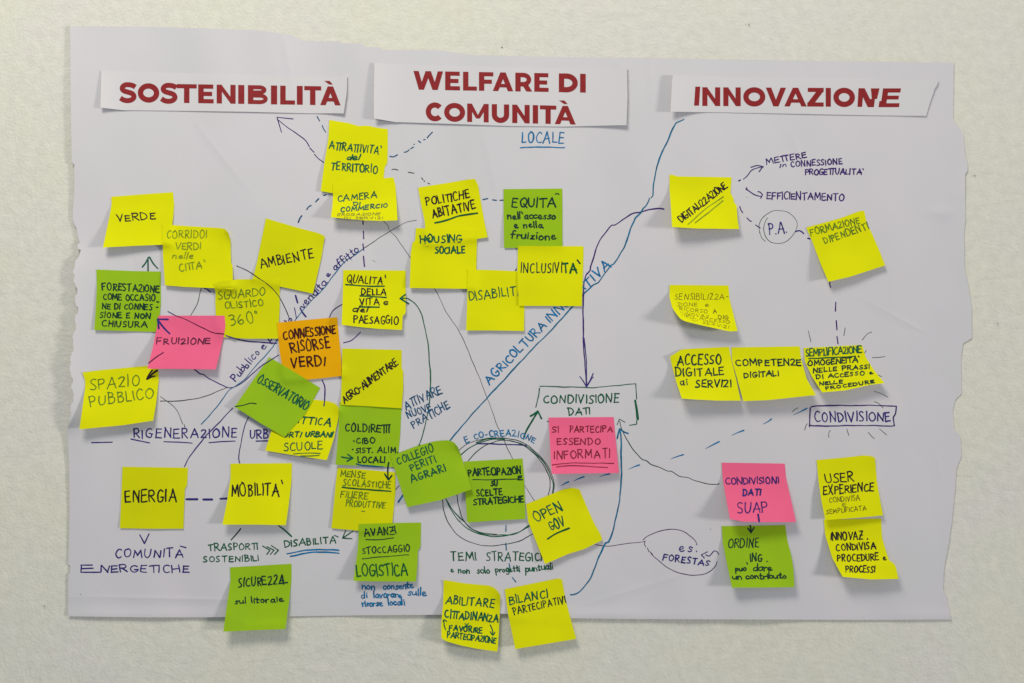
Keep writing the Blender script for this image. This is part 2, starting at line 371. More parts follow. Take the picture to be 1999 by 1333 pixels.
note('spazio', 'yellow', "yellow sticky note reading SPAZIO PUBBLICO at the left edge of the poster", [(161, 727), (200, 722), (288, 714), (308, 712)], [(310, 740), (305, 785)], [(155, 838), (240, 830), (299, 821)], [(166, 742), (166, 757), (161, 795)], 14, 12, 2)
note('fruiz', 'pink', "pink sticky note reading FRUIZIONE with arrows, leftmost of the pink ones", [(309, 616), (438, 616)], [(440, 636), (436, 660)], [(287.5, 719.5), (350, 720), (421, 721)], [(307, 635), (298, 680)], 15, 11)
note('conn', 'orange', "the only orange sticky note, reading CONNESSIONE RISORSE VERDI", [(541, 630), (600, 624), (658, 619)], [(662, 660), (666, 700)], [(556, 744), (601, 741), (667, 734)], [(545, 680), (550, 712)], 3, 4)
note('attica', 'yellow', "yellow sticky note reading ATTICA, RTI URBANI, SCUOLE, partly hidden under a green note", [(545, 766), (613, 780), (640, 783), (655, 788), (662, 796)], [(661, 815), (652, 855)], [(518, 879.5), (570, 888), (638, 898)], [(533, 830)], 6, 12, 0, 5)
note('osserv', 'green', "green sticky note reading OSSERVATORIO, turned like a diamond", [(526, 697), (575, 726), (625, 757)], [(596, 808)], [(458, 794), (510, 827), (555, 853)], [(492, 745)], 8, 7)
note('coldir', 'green', "green sticky note listing CIBO, SIST. ALIM. and LOCALI", [(663, 785), (784, 792)], [(781, 850), (778, 880)], [(655, 907), (720, 910), (776, 912)], [(660, 850)], 4, 2)
note('agro', 'ochre', "yellow sticky note reading AGRO-ALIMENTARE along its diagonal", [(668, 680), (784, 683)], [(784, 719), (787, 723), (787, 760)], [(665, 790), (720, 793), (784, 797)], [(667, 740)], 2.8, 2.2)
note('mense', 'ochre', "yellow sticky note reading MENSE SCOLASTICHE FILIERE PRODUTTIVE in olive pen", [(659, 913), (715, 917), (772, 922)], [(772, 960), (767, 1010)], [(647, 1031), (700, 1036), (764, 1040)], [(655, 945), (651, 990)], 4, 2)
note('avanzi', 'green', "green sticky note reading AVANZI STOCCAGGIO LOGISTICA", [(701, 1023), (760, 1021), (822, 1020)], [(821, 1069), (816, 1073), (815, 1100)], [(690, 1134), (750, 1135), (812, 1135)], [(698, 1075)], 14, 8)
note('partec', 'green', "green sticky note reading PARTECIPAZIONE SU SCELTE STRATEGICHE inside the drawn circles", [(906, 901), (1020, 895)], [(1023, 930), (1025, 980)], [(912, 1020), (970, 1016), (1026, 1013)], [(908, 955)], 7, 5)
note('colleg', 'green', "tilted green sticky note reading COLLEGIO PERITI AGRARI with a rounded top corner", [(762, 890), (815, 870), (850, 861), (875, 859), (886, 863), (894, 873)], [(901, 892), (909, 918)], [(795, 990), (860, 976), (921, 955)], [(775, 930), (785, 960)], 9, 12, 0, 6, 1.5)
note('open', 'yellow', "tilted yellow sticky note reading OPEN GOV underlined in green", [(1027, 984), (1070, 967), (1100, 955), (1118, 952), (1131, 955)], [(1146, 990), (1160, 1022), (1172, 1042)], [(1064, 1101), (1110, 1081), (1140, 1072), (1176, 1054)], [(1031, 1018), (1046, 1056)], 10, 5, 0, 4)
note('sipart', 'pink', "pink sticky note reading SI PARTECIPA ESSENDO INFORMATI, in the middle", [(1071, 815), (1198, 814)], [(1202, 860)], [(1077, 925), (1140, 924), (1208, 923)], [(1074, 870)], 22, 11)
note('abil', 'yellow', "yellow sticky note reading ABILITARE CITTADINANZA x FAVORIRE PARTECIPAZIONE", [(866, 1132), (910, 1139), (953, 1143), (963, 1146), (971, 1153), (977, 1162)], [(976, 1190), (974, 1230)], [(862, 1246), (872, 1252), (900, 1260), (930, 1266), (971, 1272)], [(865, 1180), (861, 1220)], 16, 10, 2, 7)
note('bilan', 'yellow', "tilted yellow sticky note reading BILANCI PARTECIPATIVI hanging below the poster edge", [(985, 1150), (1060, 1135), (1090, 1129), (1097, 1131)], [(1104, 1170), (1113, 1205)], [(1006, 1267), (1060, 1258), (1125, 1247)], [(992, 1200)], 10, 8, 0, 2)
note('digit', 'yellow', "yellow sticky note reading DIGITALIZZAZIONE diagonally with a double green underline", [(1307, 341), (1315, 341), (1319, 344), (1428, 346)], [(1426, 378), (1431, 384), (1433, 396), (1438, 400), (1440, 430)], [(1312, 443), (1360, 446), (1443, 447)], [(1307, 370), (1310, 410)], 25, 11)
note('form', 'yellow', "tilted yellow sticky note reading FORMAZIONE DIPENDENTI right of the drawn P.A. circle", [(1574, 444), (1640, 426), (1678, 412), (1687, 411)], [(1692, 435), (1702, 455), (1715, 485)], [(1617, 550), (1660, 540), (1728, 518)], [(1585, 470), (1600, 510)], 15, 8)
note('sens', 'yellow', "small looking yellow sticky note with thin writing SENSIBILIZZAZIONE, strongly curled", [(1307, 556), (1422, 557)], [(1424, 583), (1431, 610)], [(1328, 622), (1337, 627), (1370, 635), (1425, 647), (1440, 646)], [(1307, 580), (1312, 600), (1320, 612)], 30, 17)
note('acc', 'yellow', "yellow sticky note reading ACCESSO DIGITALE ai SERVIZI with a folded top left corner", [(1308, 696), (1318, 690), (1330, 682), (1360, 680), (1423, 677)], [(1428, 704), (1437, 740)], [(1331, 778), (1360, 780), (1400, 782), (1446, 782)], [(1312, 715), (1320, 745)], 25, 22, 5, 0)
note('comp', 'yellow', "yellow sticky note reading COMPETENZE DIGITALI between two other yellow notes", [(1428, 678), (1561, 676)], [(1564, 700), (1575, 740)], [(1451, 783), (1500, 781), (1593, 771)], [(1429, 705), (1438, 735)], 22, 24)
note('semp', 'yellow', "yellow sticky note reading SEMPLIFICAZIONE OMOGENEITÀ with pencil rays around it", [(1569, 679), (1683, 673)], [(1690, 697), (1708, 725)], [(1605, 766), (1650, 762), (1700, 751), (1727, 748)], [(1571, 705), (1585, 735)], 24, 17)
note('ordine', 'green', "green sticky note reading ORDINE ING. può dare un contributo", [(1409, 1027), (1533, 1025)], [(1537, 1055), (1545, 1085), (1549, 1112)], [(1429, 1147), (1480, 1147), (1551, 1146)], [(1411, 1060), (1420, 1105)], 21, 14)
note('condiv', 'pink', "pink sticky note reading CONDIVISIONI DATI SUAP, above a green note", [(1409, 903), (1532, 905)], [(1534, 930), (1543, 970)], [(1425, 1013), (1450, 1018), (1480, 1019), (1554, 1019)], [(1411, 935), (1417, 970)], 28, 18)
note('innov', 'yellow', "yellow sticky note reading INNOVAZ. CONDIVISA PROCEDURE e PROCESSI at the lower right", [(1608, 1014), (1720, 1012)], [(1722, 1050), (1735, 1093), (1745, 1100), (1749, 1106)], [(1645, 1126), (1700, 1131), (1754, 1130)], [(1611, 1045), (1625, 1090)], 28, 17)
note('user', 'yellow', "yellow sticky note reading USER EXPERIENCE CONDIVISA e SEMPLIFICATA", [(1594, 898), (1650, 893), (1685, 889), (1700, 890), (1708, 893)], [(1712, 940), (1718, 975)], [(1611, 1015), (1670, 1011), (1724, 1006)], [(1598, 940), (1603, 975)], 14, 8, 0, 3)
note('energ', 'ochre', "flat yellow sticky note reading only ENERGIA at the lower left", [(239, 911), (367, 913)], [(365, 949), (361, 953), (359, 1000)], [(234, 1031), (290, 1032), (358, 1032)], [(237, 960)], 1.6, 1.6)
note('mobil', 'yellow', "yellow sticky note reading MOBILITÀ, right of the ENERGIA note", [(450, 905), (570, 904)], [(569, 940), (563, 990)], [(434, 1024), (500, 1024), (558, 1025)], [(450, 932), (443, 980)], 14, 12)
note('qual', 'yellow', "yellow sticky note reading QUALITÀ DELLA VITA e del PAESAGGIO", [(670, 527), (792, 528)], [(792, 612), (786, 616)], [(667, 634), (700, 638), (740, 642), (785, 644)], [(669, 580)], 14, 9)
note('sicur', 'green', "green sticky note reading SICUREZZA sul litorale, hanging over the poster's bottom edge", [(449, 1107.5), (569, 1100.5)], [(569, 1130), (565, 1170)], [(436, 1233), (500, 1230), (557, 1228)], [(450, 1132), (443, 1180)], 16, 13)

# ------------------------------------------------------------------ ink
def catmull(pts, closed=False):
    P_ = [np.array(p, float) for p in pts]
    if len(P_) < 3: return np.array(P_)
    out = []
    Q = [2 * P_[0] - P_[1]] + P_ + [2 * P_[-1] - P_[-2]]
    for i in range(1, len(Q) - 2):
        a, b, c, d = Q[i - 1], Q[i], Q[i + 1], Q[i + 2]
        n = 6
        for k in range(n):
            t = k / n
            out.append(.5 * ((2 * b) + (c - a) * t + (2 * a - 5 * b + 4 * c - d) * t * t + (3 * b - a - 3 * c + d) * t ** 3))
    out.append(P_[-1]); return np.array(out)

def resample(P_, step):
    d = np.hypot(*(P_[1:] - P_[:-1]).T); L = d.sum()
    n = max(3, int(L / step) + 1)
    return poly_eval(P_, np.linspace(0, 1, n)), L

class Ink:
    def __init__(self): self.V = []; self.F = []; self.k = 0
    def ribbon(self, pts, wd, sf, taper=0.0, caps=True, wob=1.0, step=None):
        pts = np.asarray(pts, float)
        keep = [0] + [i for i in range(1, len(pts)) if np.hypot(*(pts[i] - pts[i - 1])) > 1e-3]
        pts = pts[keep]
        if len(pts) < 2: pts = np.array([pts[0], pts[0] + [wd * .15, 0.01]])
        C, L = resample(pts, step or max(1.2, min(3.5, wd)))
        T = np.gradient(C, axis=0); T /= np.maximum(np.hypot(T[:, 0], T[:, 1]), 1e-6)[:, None]
        Nn = np.stack([-T[:, 1], T[:, 0]], -1)
        n = len(C); t = np.linspace(0, 1, n)
        ph = rng.uniform(0, 6.28)
        ww = wd / 2 * (1 + wob * (.10 * np.sin(t * L / 9. + ph) + .05 * np.sin(t * L / 2.7 + ph * 2)))
        if taper > 0: ww = ww * (1 - taper * (1 - t) ** 1.3)
        if taper < 0: ww = ww * (1 + taper * t ** 1.3)
        if L > 45 and wob:
            amp = min(.9, L / 150.)
            C = C + Nn * (amp * (.5 * np.sin(t * L / 23. + ph * 3) + .35 * np.sin(t * L / 9.5 + ph * 5) + .2 * np.sin(t * L / 4.3 + ph)))[:, None] * np.clip(np.minimum(t, 1 - t) * 12, 0, 1)[:, None]
            ww = ww * (1 + .14 * np.sin(t * L / 31. + ph * 2))
        off = .13 + .016 * (self.k % 9); self.k += 1
        A = C + Nn * ww[:, None]; B = C - Nn * ww[:, None]
        def put(q, oo):
            h = surf_h(sf, q[:, 0], q[:, 1]) + oo
            return pos(q[:, 0], q[:, 1], h)
        oo = off + .012 * t
        v0 = len(self.V)
        self.V += put(A, oo).tolist() + put(B, oo).tolist()
        for i in range(n - 1): self.F.append([v0 + i, v0 + n + i, v0 + n + i + 1, v0 + i + 1])
        if caps:
            for e, sgn in ((0, -1), (n - 1, 1)):
                r = ww[e]; a0 = math.atan2(Nn[e][1], Nn[e][0])
                arc = np.array([C[e] + r * np.array([math.cos(a0 - sgn * math.pi * k / 5), math.sin(a0 - sgn * math.pi * k / 5)]) for k in range(1, 5)])
                b = len(self.V); self.V += put(arc, np.full(4, oo[e])).tolist()
                ids = [v0 + e] + [b + k for k in range(4)] + [v0 + n + e]
                self.F.append(ids if sgn < 0 else ids[::-1])
    def poly(self, q, sf):
        """flat print: convex polygon cut into narrow columns so that it follows the sheet"""
        off = .13 + .016 * (self.k % 9); self.k += 1
        x0 = min(p[0] for p in q); x1 = max(p[0] for p in q); n = max(1, int((x1 - x0) / 7) + 1)
        for i in range(n):
            a = x0 + (x1 - x0) * i / n; b = x0 + (x1 - x0) * (i + 1) / n
            c = clipx(clipx(q, a, 1), b, -1)
            if len(c) < 3: continue
            c = np.array(c); base = len(self.V)
            self.V += pos(c[:, 0], c[:, 1], surf_h(sf, c[:, 0], c[:, 1]) + off).tolist()
            self.F.append(list(range(base, base + len(c))))
    def done(self, name, ink, parent, label=None):
        if not self.F: return None
        m = INK[ink] if ink in INK else M[ink]
        V = np.array(self.V)
        # faces toward the room
        F = []
        for f in self.F:
            a, b, c = V[f[0]], V[f[1]], V[f[2]]
            n = np.cross(b - a, c - a)
            F.append(f if n[1] < 0 else f[::-1])
        o = mesh_obj(name, V, F, m, parent=parent, origin=V.mean(0))
        if label: o['label'] = label
        return o
def clipx(q, x, s):
    out = []
    for i in range(len(q)):
        a, b = q[i], q[(i + 1) % len(q)]
        ia = (a[0] - x) * s >= -1e-9; ib = (b[0] - x) * s >= -1e-9
        if ia: out.append(tuple(a))
        if ia != ib:
            t = (x - a[0]) / (b[0] - a[0]); out.append((x, a[1] + (b[1] - a[1]) * t))
    return out

GL = {
'A': ".78|l 0,0 .42,1|l .42,1 .78,0|l .12,.36 .72,.38", 'B': ".56|l .02,0 0,1|c 0,.98 .34,.97 .44,.74 .1,.54|c .1,.54 .46,.5 .56,.24 .35,.02 .02,.02",
'C': ".6|c .56,.9 .36,1 .12,.8 .02,.45 .14,.1 .36,0 .6,.12", 'D': ".64|l .03,0 0,1|c -.02,1 .36,.94 .63,.6 .56,.24 .28,.03 .03,0",
'E': ".54|l .52,.99 .03,.97|l .03,.97 0,.03|l 0,.03 .54,.03|l .02,.52 .44,.54", 'F': ".54|l .55,1 .03,.96|l .03,.97 0,0|l .02,.5 .42,.53",
'G': ".68|c .58,.9 .36,1 .1,.8 .02,.42 .14,.06 .4,0 .6,.14 .62,.42|l .34,.43 .68,.42", 'H': ".64|l 0,0 .02,1|l .62,0 .63,1|l .02,.5 .62,.53",
'I': ".07|l .03,0 .04,1", 'L': ".46|l 0,1 .02,.03|l .02,.03 .46,.05", 'M': ".84|l 0,0 .09,1|l .09,1 .42,.3|l .42,.3 .74,1|l .74,1 .84,0",
'N': ".66|l 0,0 .05,1|l .05,1 .6,.02|l .6,.02 .66,1", 'O': ".68|c .38,1 .1,.82 .02,.42 .16,.06 .4,0 .62,.2 .68,.58 .54,.9 .32,1.02",
'P': ".54|l .05,0 .0,1|c -.03,.95 .34,1 .54,.78 .4,.54 .04,.48", 'Q': ".7|c .38,1 .1,.82 .02,.42 .16,.06 .4,0 .62,.2 .68,.58 .54,.9 .32,1.02|l .38,.32 .74,-.06",
'R': ".62|l .03,0 0,1|c -.03,.94 .36,1 .54,.78 .38,.54 .05,.5|l .12,.52 .62,0", 'S': ".5|c .5,.9 .3,1 .08,.84 .13,.6 .38,.42 .48,.2 .3,.02 0,.07",
'T': ".66|l 0,.95 .66,1|l .34,.97 .33,0", 'U': ".6|c 0,1 .01,.4 .12,.06 .34,.01 .54,.26 .6,1", 'V': ".64|l 0,1 .3,0|l .3,0 .64,1",
'X': ".6|l 0,1 .6,0|l .58,1 .02,0", 'Z': ".56|c .02,.88 .24,1 .5,.9 .42,.58 .03,.04|l .03,.03 .56,.04", 'Ƶ': ".56|l .04,.96 .53,.97|l .53,.97 .04,.04|l .04,.03 .58,.04|l .1,.46 .62,.54",
'π': ".98|l 0,.94 .98,1|l .3,.96 .29,0|l .74,.98 .76,0", 'τ': ".8|l 0,.94 .8,1|l .32,.96 .31,0|l .78,1 .77,0", 'ш': "1.14|l 0,.95 1.14,1|l .28,.97 .27,0|l .66,.98 .66,.0|l 1.06,.99 1.05,.0",
'0': ".62|c .34,1 .08,.8 .02,.42 .14,.06 .36,0 .58,.2 .62,.58 .5,.9 .3,1", '3': ".54|c .04,.92 .3,1 .5,.82 .34,.6 .14,.55|c .14,.55 .44,.52 .54,.26 .34,.02 .05,.0", '6': ".55|c .42,1 .14,.7 .02,.3 .2,.02 .46,.06 .52,.34 .34,.48 .06,.28",
'.': ".1|l .04,.04 .08,.05", '-': ".34|l .03,.44 .3,.45", '_': ".4|l .03,-.04 .36,-.05", "'": ".14|l .02,1.12 .12,.84", '°': ".24|c .12,1 .0,.9 .1,.78 .22,.86 .13,1",
'`': ".1|l .0,1.25 .12,1.0",
'a': ".5|c .44,.5 .2,.52 .03,.28 .15,.02 .36,.12 .45,.48|c .45,.5 .43,.12 .55,.02", 'b': ".44|l 0,1 .03,.03|c .03,.3 .22,.5 .42,.34 .36,.06 .03,.05",
'c': ".4|c .4,.42 .2,.52 .02,.26 .16,.02 .42,.1", 'd': ".5|c .44,.48 .2,.52 .03,.28 .15,.02 .36,.1 .45,.3|l .46,1 .48,.02", 'e': ".44|c .04,.24 .34,.3 .32,.5 .1,.46 .03,.2 .18,0 .46,.1",
'f': ".38|c .42,.9 .26,1 .16,.8 .14,0|l 0,.48 .36,.5", 'g': ".46|c .42,.48 .2,.52 .03,.28 .15,.04 .36,.12 .43,.48|c .44,.5 .44,-.2 .25,-.42 .05,-.3",
'i': ".1|l .04,.5 .06,.02|l .06,.72 .07,.74", 'l': ".12|l .04,1 .07,.02", 'n': ".44|l 0,.5 .02,0|c .02,.3 .2,.52 .36,.4 .4,0", 'o': ".42|c .22,.5 .02,.34 .08,.04 .3,.02 .42,.3 .2,.5",
'p': ".44|l 0,.5 .04,-.42|c .02,.3 .22,.52 .42,.34 .34,.06 .05,.08", 'r': ".32|l 0,.5 .03,0|c .02,.28 .14,.48 .32,.46", 's': ".36|c .36,.46 .18,.53 .06,.4 .2,.26 .34,.12 .18,0 0,.06",
't': ".34|l .16,.85 .15,.05|l .15,.04 .32,.04|l 0,.54 .34,.57", 'u': ".46|c 0,.5 .03,.12 .18,.02 .36,.14 .42,.5|l .42,.5 .46,.02", 'v': ".4|l 0,.5 .17,0|l .17,0 .38,.5",
'z': ".38|l .02,.5 .34,.5|l .34,.5 .02,.03|l .02,.03 .38,.03", 'K': ".55|l 0,0 0,1|l .5,1 .02,.45|l .15,.55 .55,0",
}
def parse(g):
    p = g.split('|'); out = []
    for s in p[1:]:
        out.append((s[0], [tuple(float(a) for a in q.split(',')) for q in s[2:].split()]))
    return float(p[0]), out
FONT = {k: parse(v) for k, v in GL.items()}

def glyph_line(ink, s, base, H, wd, sf, slant=0.0, jit=1.0, gap=.26):
    """write a line of capitals along a baseline (list of photo positions)"""
    ws = [(.42 if c == ' ' else FONT[c][0]) for c in s]
    adv = [w_ + gap * rng.uniform(.75, 1.25) * (.6 if c == ' ' else 1) for c, w_ in zip(s, ws)]
    total = sum(adv[:-1]) + ws[-1]
    base = np.array(base, float)
    e0 = base[1] - base[0]; e1 = base[-1] - base[-2]
    u0 = e0 / np.hypot(*e0); u1 = e1 / np.hypot(*e1)
    um = (base[-1] - base[0]); um = um / np.hypot(*um)
    H = max(H - wd * .55, H * .6)
    base[0] += u0 * wd * .4; base[-1] -= u1 * wd * .4
    base += np.array([um[1], -um[0]]) * wd * .42
    Lp = np.hypot(*(base[1:] - base[:-1]).T).sum()
    kx = Lp / total
    x = 0; slant = slant + rng.gauss(0, .05)
    for c, w_, a in zip(s, ws, adv):
        if c != ' ':
            t0 = x * kx / Lp; t1 = min(1, (x + w_) * kx / Lp)
            tm = min(.999, max(.001, (t0 + t1) / 2))
            pm = poly_eval(base, np.array([tm]))[0]
            pa = poly_eval(base, np.array([max(0, tm - .02), min(1, tm + .02)]))
            d = pa[1] - pa[0]; ang = math.atan2(d[1], d[0]) + R(rng.gauss(0, 2.2)) * jit
            sc_y = H * (1 + rng.gauss(-.01, .07) * jit); sc_x = kx * (1 + rng.gauss(0, .04) * jit)
            dy = rng.gauss(0, .035) * H * jit
            ca, sa = math.cos(ang), math.sin(ang)
            for typ, pts in FONT[c][1]:
                q = []
                for (gx, gy) in pts:
                    gx = gx + rng.gauss(0, .022) * jit; gy = gy + rng.gauss(0, .022) * jit
                    lx = (gx - w_ / 2) * sc_x + slant * gy * H; ly = gy * sc_y + dy
                    q.append((pm[0] + lx * ca + ly * sa, pm[1] + lx * sa - ly * ca))
                if typ == 'c': q = catmull(q)
                elif len(q) == 2:
                    a_, b_ = np.array(q[0]), np.array(q[1]); m_ = (a_ + b_) / 2; dd = b_ - a_
                    m_ = m_ + np.array([-dd[1], dd[0]]) * rng.gauss(0, .025) * jit
                    q = catmull([a_, m_, b_])
                ink.ribbon(q, wd * 1.03 * rng.uniform(.9, 1.12), sf)
        x += a
def text(key, s, x0, y0, x1, y1, H, colr, wd=2.5, slant=0.0, jit=1.0, gap=.26, base=None, name="handwriting", label=None):
    sf = P if key == 'P' else N[key]
    ink = Ink(); glyph_line(ink, s, base or [(x0, y0), (x1, y1)], H, wd, sf, slant, jit, gap)
    if label is None and key == 'P': label = None
    return ink.done(name, colr, sf['obj'], label)

def lines(key, name, colr, wd, strokes, label=None, taper=0, smooth=True):
    """strokes: lists of photo positions; key 'top' writes on whatever lies uppermost there"""
    if name in ('dashed_line', 'ray', 'underline', 'accent') and key != 'top':
        sf = P if key == 'P' else N[key]
        for q in strokes:
            ink = Ink(); ink.ribbon(catmull(q) if smooth and len(q) > 2 else q, wd, sf, taper)
            ink.done('dash' if name == 'dashed_line' else name, colr, sf['obj'], label)
        return
    if key != 'top':
        sf = P if key == 'P' else N[key]; ink = Ink()
        for q in strokes: ink.ribbon(catmull(q) if smooth and len(q) > 2 else q, wd, sf, taper)
        return ink.done(name, colr, sf['obj'], label)
    inks = {}
    for q in strokes:
        C = catmull(q) if smooth and len(q) > 2 else np.array(q, float)
        d = np.hypot(*(C[1:] - C[:-1]).T).sum(); C = poly_eval(C, np.linspace(0, 1, max(4, int(d / 1.0))))
        ids = owner[np.rint(C[:, 1]).astype(int), np.rint(C[:, 0]).astype(int)]
        st = 0
        for i in range(1, len(C) + 1):
            if i == len(C) or ids[i] != ids[st]:
                if ids[st] >= 0 and i - st >= 2:
                    inks.setdefault(int(ids[st]), Ink()).ribbon(C[st:i + (0 if i == len(C) else 1)], wd, surfs[ids[st]], 0)
                st = i
    for k, ink in inks.items(): ink.done(name, colr if not isinstance(colr, dict) else colr.get(surfs[k]['obj'].data.materials[0].name[:4], colr['']), surfs[k]['obj'], label)

# ---- printed red headers
def header(sid, items, base, cap, t):
    """items: (letter, x left, x right); base: baseline height as a function of x"""
    ink = Ink(); sf = ST[sid]
    for ch, x0, x1 in items:
        Wd = x1 - x0; b = base((x0 + x1) / 2); sl = base(x1) - base(x0)
        tt = t
        def q(*pts): ink.poly([(x0 + u * Wd, b + sl * (u - .5) - v * cap) for u, v in pts], sf)
        def band(pts, wd=tt, caps=False, closed=False):
            C = np.array([(x0 + u * Wd, b + sl * (u - .5) - v * cap) for u, v in pts])
            ink.ribbon(C, wd, sf, 0, caps=False, wob=0, step=1.3)
        a = tt / Wd; hh = tt / cap * .78
        if ch in 'ELF':
            q((0, 0), (a, 0), (a, 1), (0, 1))
            if ch != 'F': q((a * .9, 0), (1, 0), (1, hh), (a * .9, hh))
            if ch != 'L':
                q((a * .9, 1 - hh), (1 if ch == 'F' else .98, 1 - hh), (1 if ch == 'F' else .98, 1), (a * .9, 1))
                m_ = .38 if ch == 'F' else .5 - hh / 2
                q((a * .9, m_), (.9, m_), (.9, m_ + hh), (a * .9, m_ + hh))
        elif ch == 'I': q((0, 0), (1, 0), (1, 1), (0, 1))
        elif ch == 'T':
            q((0, 1 - hh), (1, 1 - hh), (1, 1), (0, 1)); q((.5 - a / 2, 0), (.5 + a / 2, 0), (.5 + a / 2, 1 - hh * .9), (.5 - a / 2, 1 - hh * .9))
        elif ch == 'N':
            q((0, 0), (a * .97, 0), (a * .97, 1), (0, 1)); q((1 - a * .97, 0), (1, 0), (1, 1), (1 - a * .97, 1)); q((0, 1), (a * .9, 1), (1, 0), (1 - a * .9, 0))
        elif ch == 'M':
            q((0, 0), (a * .95, 0), (a * .95, 1), (0, 1)); q((1 - a * .95, 0), (1, 0), (1, 1), (1 - a * .95, 1))
            q((0, 1), (a * .9, 1), (.5 + a * .36, .2), (.5 - a * .36, .2)); q((1 - a * .9, 1), (1, 1), (.5 + a * .36, .2), (.5 - a * .36, .2))
        elif ch == 'A' or ch == 'À':
            q((0, 0), (a * 1.02, 0), (.5 + a * .5, 1), (.5 - a * .5, 1)); q((1 - a * 1.02, 0), (1, 0), (.5 + a * .5, 1), (.5 - a * .5, 1))
            q((.24, .2), (.76, .2), (.70, .2 + hh * .85), (.30, .2 + hh * .85))
            if ch == 'À': q((.20, 1.29), (.46, 1.29), (.62, 1.10), (.44, 1.10))
        elif ch == 'V':
            q((0, 1), (a * 1.02, 1), (.5 + a * .48, 0), (.5 - a * .48, 0)); q((1 - a * 1.02, 1), (1, 1), (.5 + a * .48, 0), (.5 - a * .48, 0))
        elif ch == 'W':
            for p0, p1 in ((0, .27), (.5, .27), (.5, .73), (1, .73)):
                c0 = min(max(p0, a * .5), 1 - a * .5)
                q((c0 - a * .5, 1), (c0 + a * .5, 1), (p1 + a * .48, 0), (p1 - a * .48, 0))
        elif ch == 'Z':
            q((.03, 1 - hh), (1, 1 - hh), (1, 1), (.03, 1)); q((0, 0), (1, 0), (1, hh), (0, hh)); q((0, hh * .75), (a * 1.3, hh * .75), (1, 1 - hh * .75), (1 - a * 1.3, 1 - hh * .75))
        elif ch in 'OC':
            rx = .5 - a / 2; ry = .5 + .015 - tt / cap / 2
            if ch == 'O': ang = np.linspace(0, 2 * math.pi + .12, 50)
            else: ang = np.linspace(R(42), R(318), 40)
            cx_ = .5 if ch == 'O' else .53
            band([(cx_ + rx * math.cos(k), .5 + ry * math.sin(k)) for k in ang])
        elif ch == 'U':
            r_ = .5 - a / 2
            band([(a / 2, 1), (a / 2, .75), (a / 2, .5)] + [(.5 - r_ * math.cos(k), .44 - (.455 - tt / cap / 2) * math.sin(k)) for k in np.linspace(0, math.pi, 24)] + [(1 - a / 2, .5), (1 - a / 2, .75), (1 - a / 2, 1)])
        elif ch == 'D':
            q((0, 0), (a, 0), (a, 1), (0, 1)); h2 = tt / cap / 2 * .96
            band([(a * .8, 1 - h2), (.35, 1 - h2)] + [(.40 + (.6 - a / 2) * math.sin(k), .5 + (.5 - h2) * math.cos(k)) for k in np.linspace(.1, math.pi - .1, 24)] + [(.35, h2), (a * .8, h2)])
        elif ch in 'BPR':
            q((0, 0), (a, 0), (a, 1), (0, 1)); h2 = tt / cap / 2 * (.74 if ch == 'B' else .84); bw = tt * (.74 if ch == 'B' else .84)
            if ch == 'B':
                band([(a * .8, 1 - h2), (.52, 1 - h2)] + [(.55 + (.39 - a / 2) * math.sin(k), .755 + (.245 - h2) * math.cos(k)) for k in np.linspace(.15, math.pi - .15, 16)] + [(.52, .51 + h2), (a * .8, .51 + h2)], bw)
                band([(a * .8, .56 - h2), (.54, .56 - h2)] + [(.58 + (.42 - a / 2) * math.sin(k), .28 + (.28 - h2) * math.cos(k)) for k in np.linspace(.15, math.pi - .15, 16)] + [(.54, h2), (a * .8, h2)], bw)
            else:
                band([(a * .8, 1 - h2), (.42, 1 - h2)] + [(.48 + (.50 - a / 2) * math.sin(k), .635 + (.365 - h2) * math.cos(k)) for k in np.linspace(.15, math.pi - .15, 18)] + [(.42, .27 + h2), (a * .8, .27 + h2)], bw)
                if ch == 'R': q((.42, .34), (.42 + a * 1.1, .36), (1.02, 0), (1.02 - a * 1.12, 0))
        elif ch == 'S':
            pts = [(.93, .80), (.78, .88), (.56, .92), (.34, .905), (.19, .80), (.17, .69), (.27, .59), (.50, .525), (.73, .46), (.84, .35), (.83, .22), (.68, .11), (.46, .075), (.24, .11), (.06, .21)]
            C = catmull(pts); band([tuple(p) for p in C], tt * .93)
    return ink
h = header(0, [('S', 233, 266.5), ('O', 269, 311), ('S', 313, 346.5), ('T', 345, 384), ('E', 387, 417), ('N', 423, 460), ('I', 465, 477), ('B', 484, 524), ('I', 529, 541), ('L', 547, 576), ('I', 579.5, 591), ('T', 594, 627), ('À', 625, 665)],
           lambda x: 198.8 + (x - 233) / 432 * 6.8, 36.8, 10.6)
h.done("printed_lettering", 'red_print', ST[0]['obj'])
h = header(1, [('W', 807, 865), ('E', 869, 898), ('L', 904, 931), ('F', 935, 963), ('A', 962, 1002), ('R', 1006, 1038.5), ('E', 1043, 1071), ('D', 1091, 1128), ('I', 1132.5, 1143.5)],
           lambda x: 174.8 + (x - 807) / 336 * 5.8, 36.6, 10.4)
h.done("printed_lettering", 'red_print', ST[1]['obj'])
h = header(1, [('C', 830, 866), ('O', 867, 908), ('M', 912, 954), ('U', 960, 994), ('N', 1000, 1034), ('I', 1040, 1050.5), ('T', 1054, 1086), ('À', 1083, 1124)],
           lambda x: 235.8 + (x - 830) / 294 * 7.2, 36.0, 10.2)
h.done("printed_lettering", 'red_print', ST[1]['obj'])
h = header(2, [('N', 1371, 1406), ('N', 1412, 1446), ('O', 1451, 1494), ('V', 1495, 1534.5), ('A', 1531, 1575), ('Z', 1576, 1608), ('I', 1612, 1622), ('O', 1627, 1669)],
           lambda x: 206.6 + (x - 1360) / 395 * 2.2, 36.6, 10.4)
sf2 = ST[2]
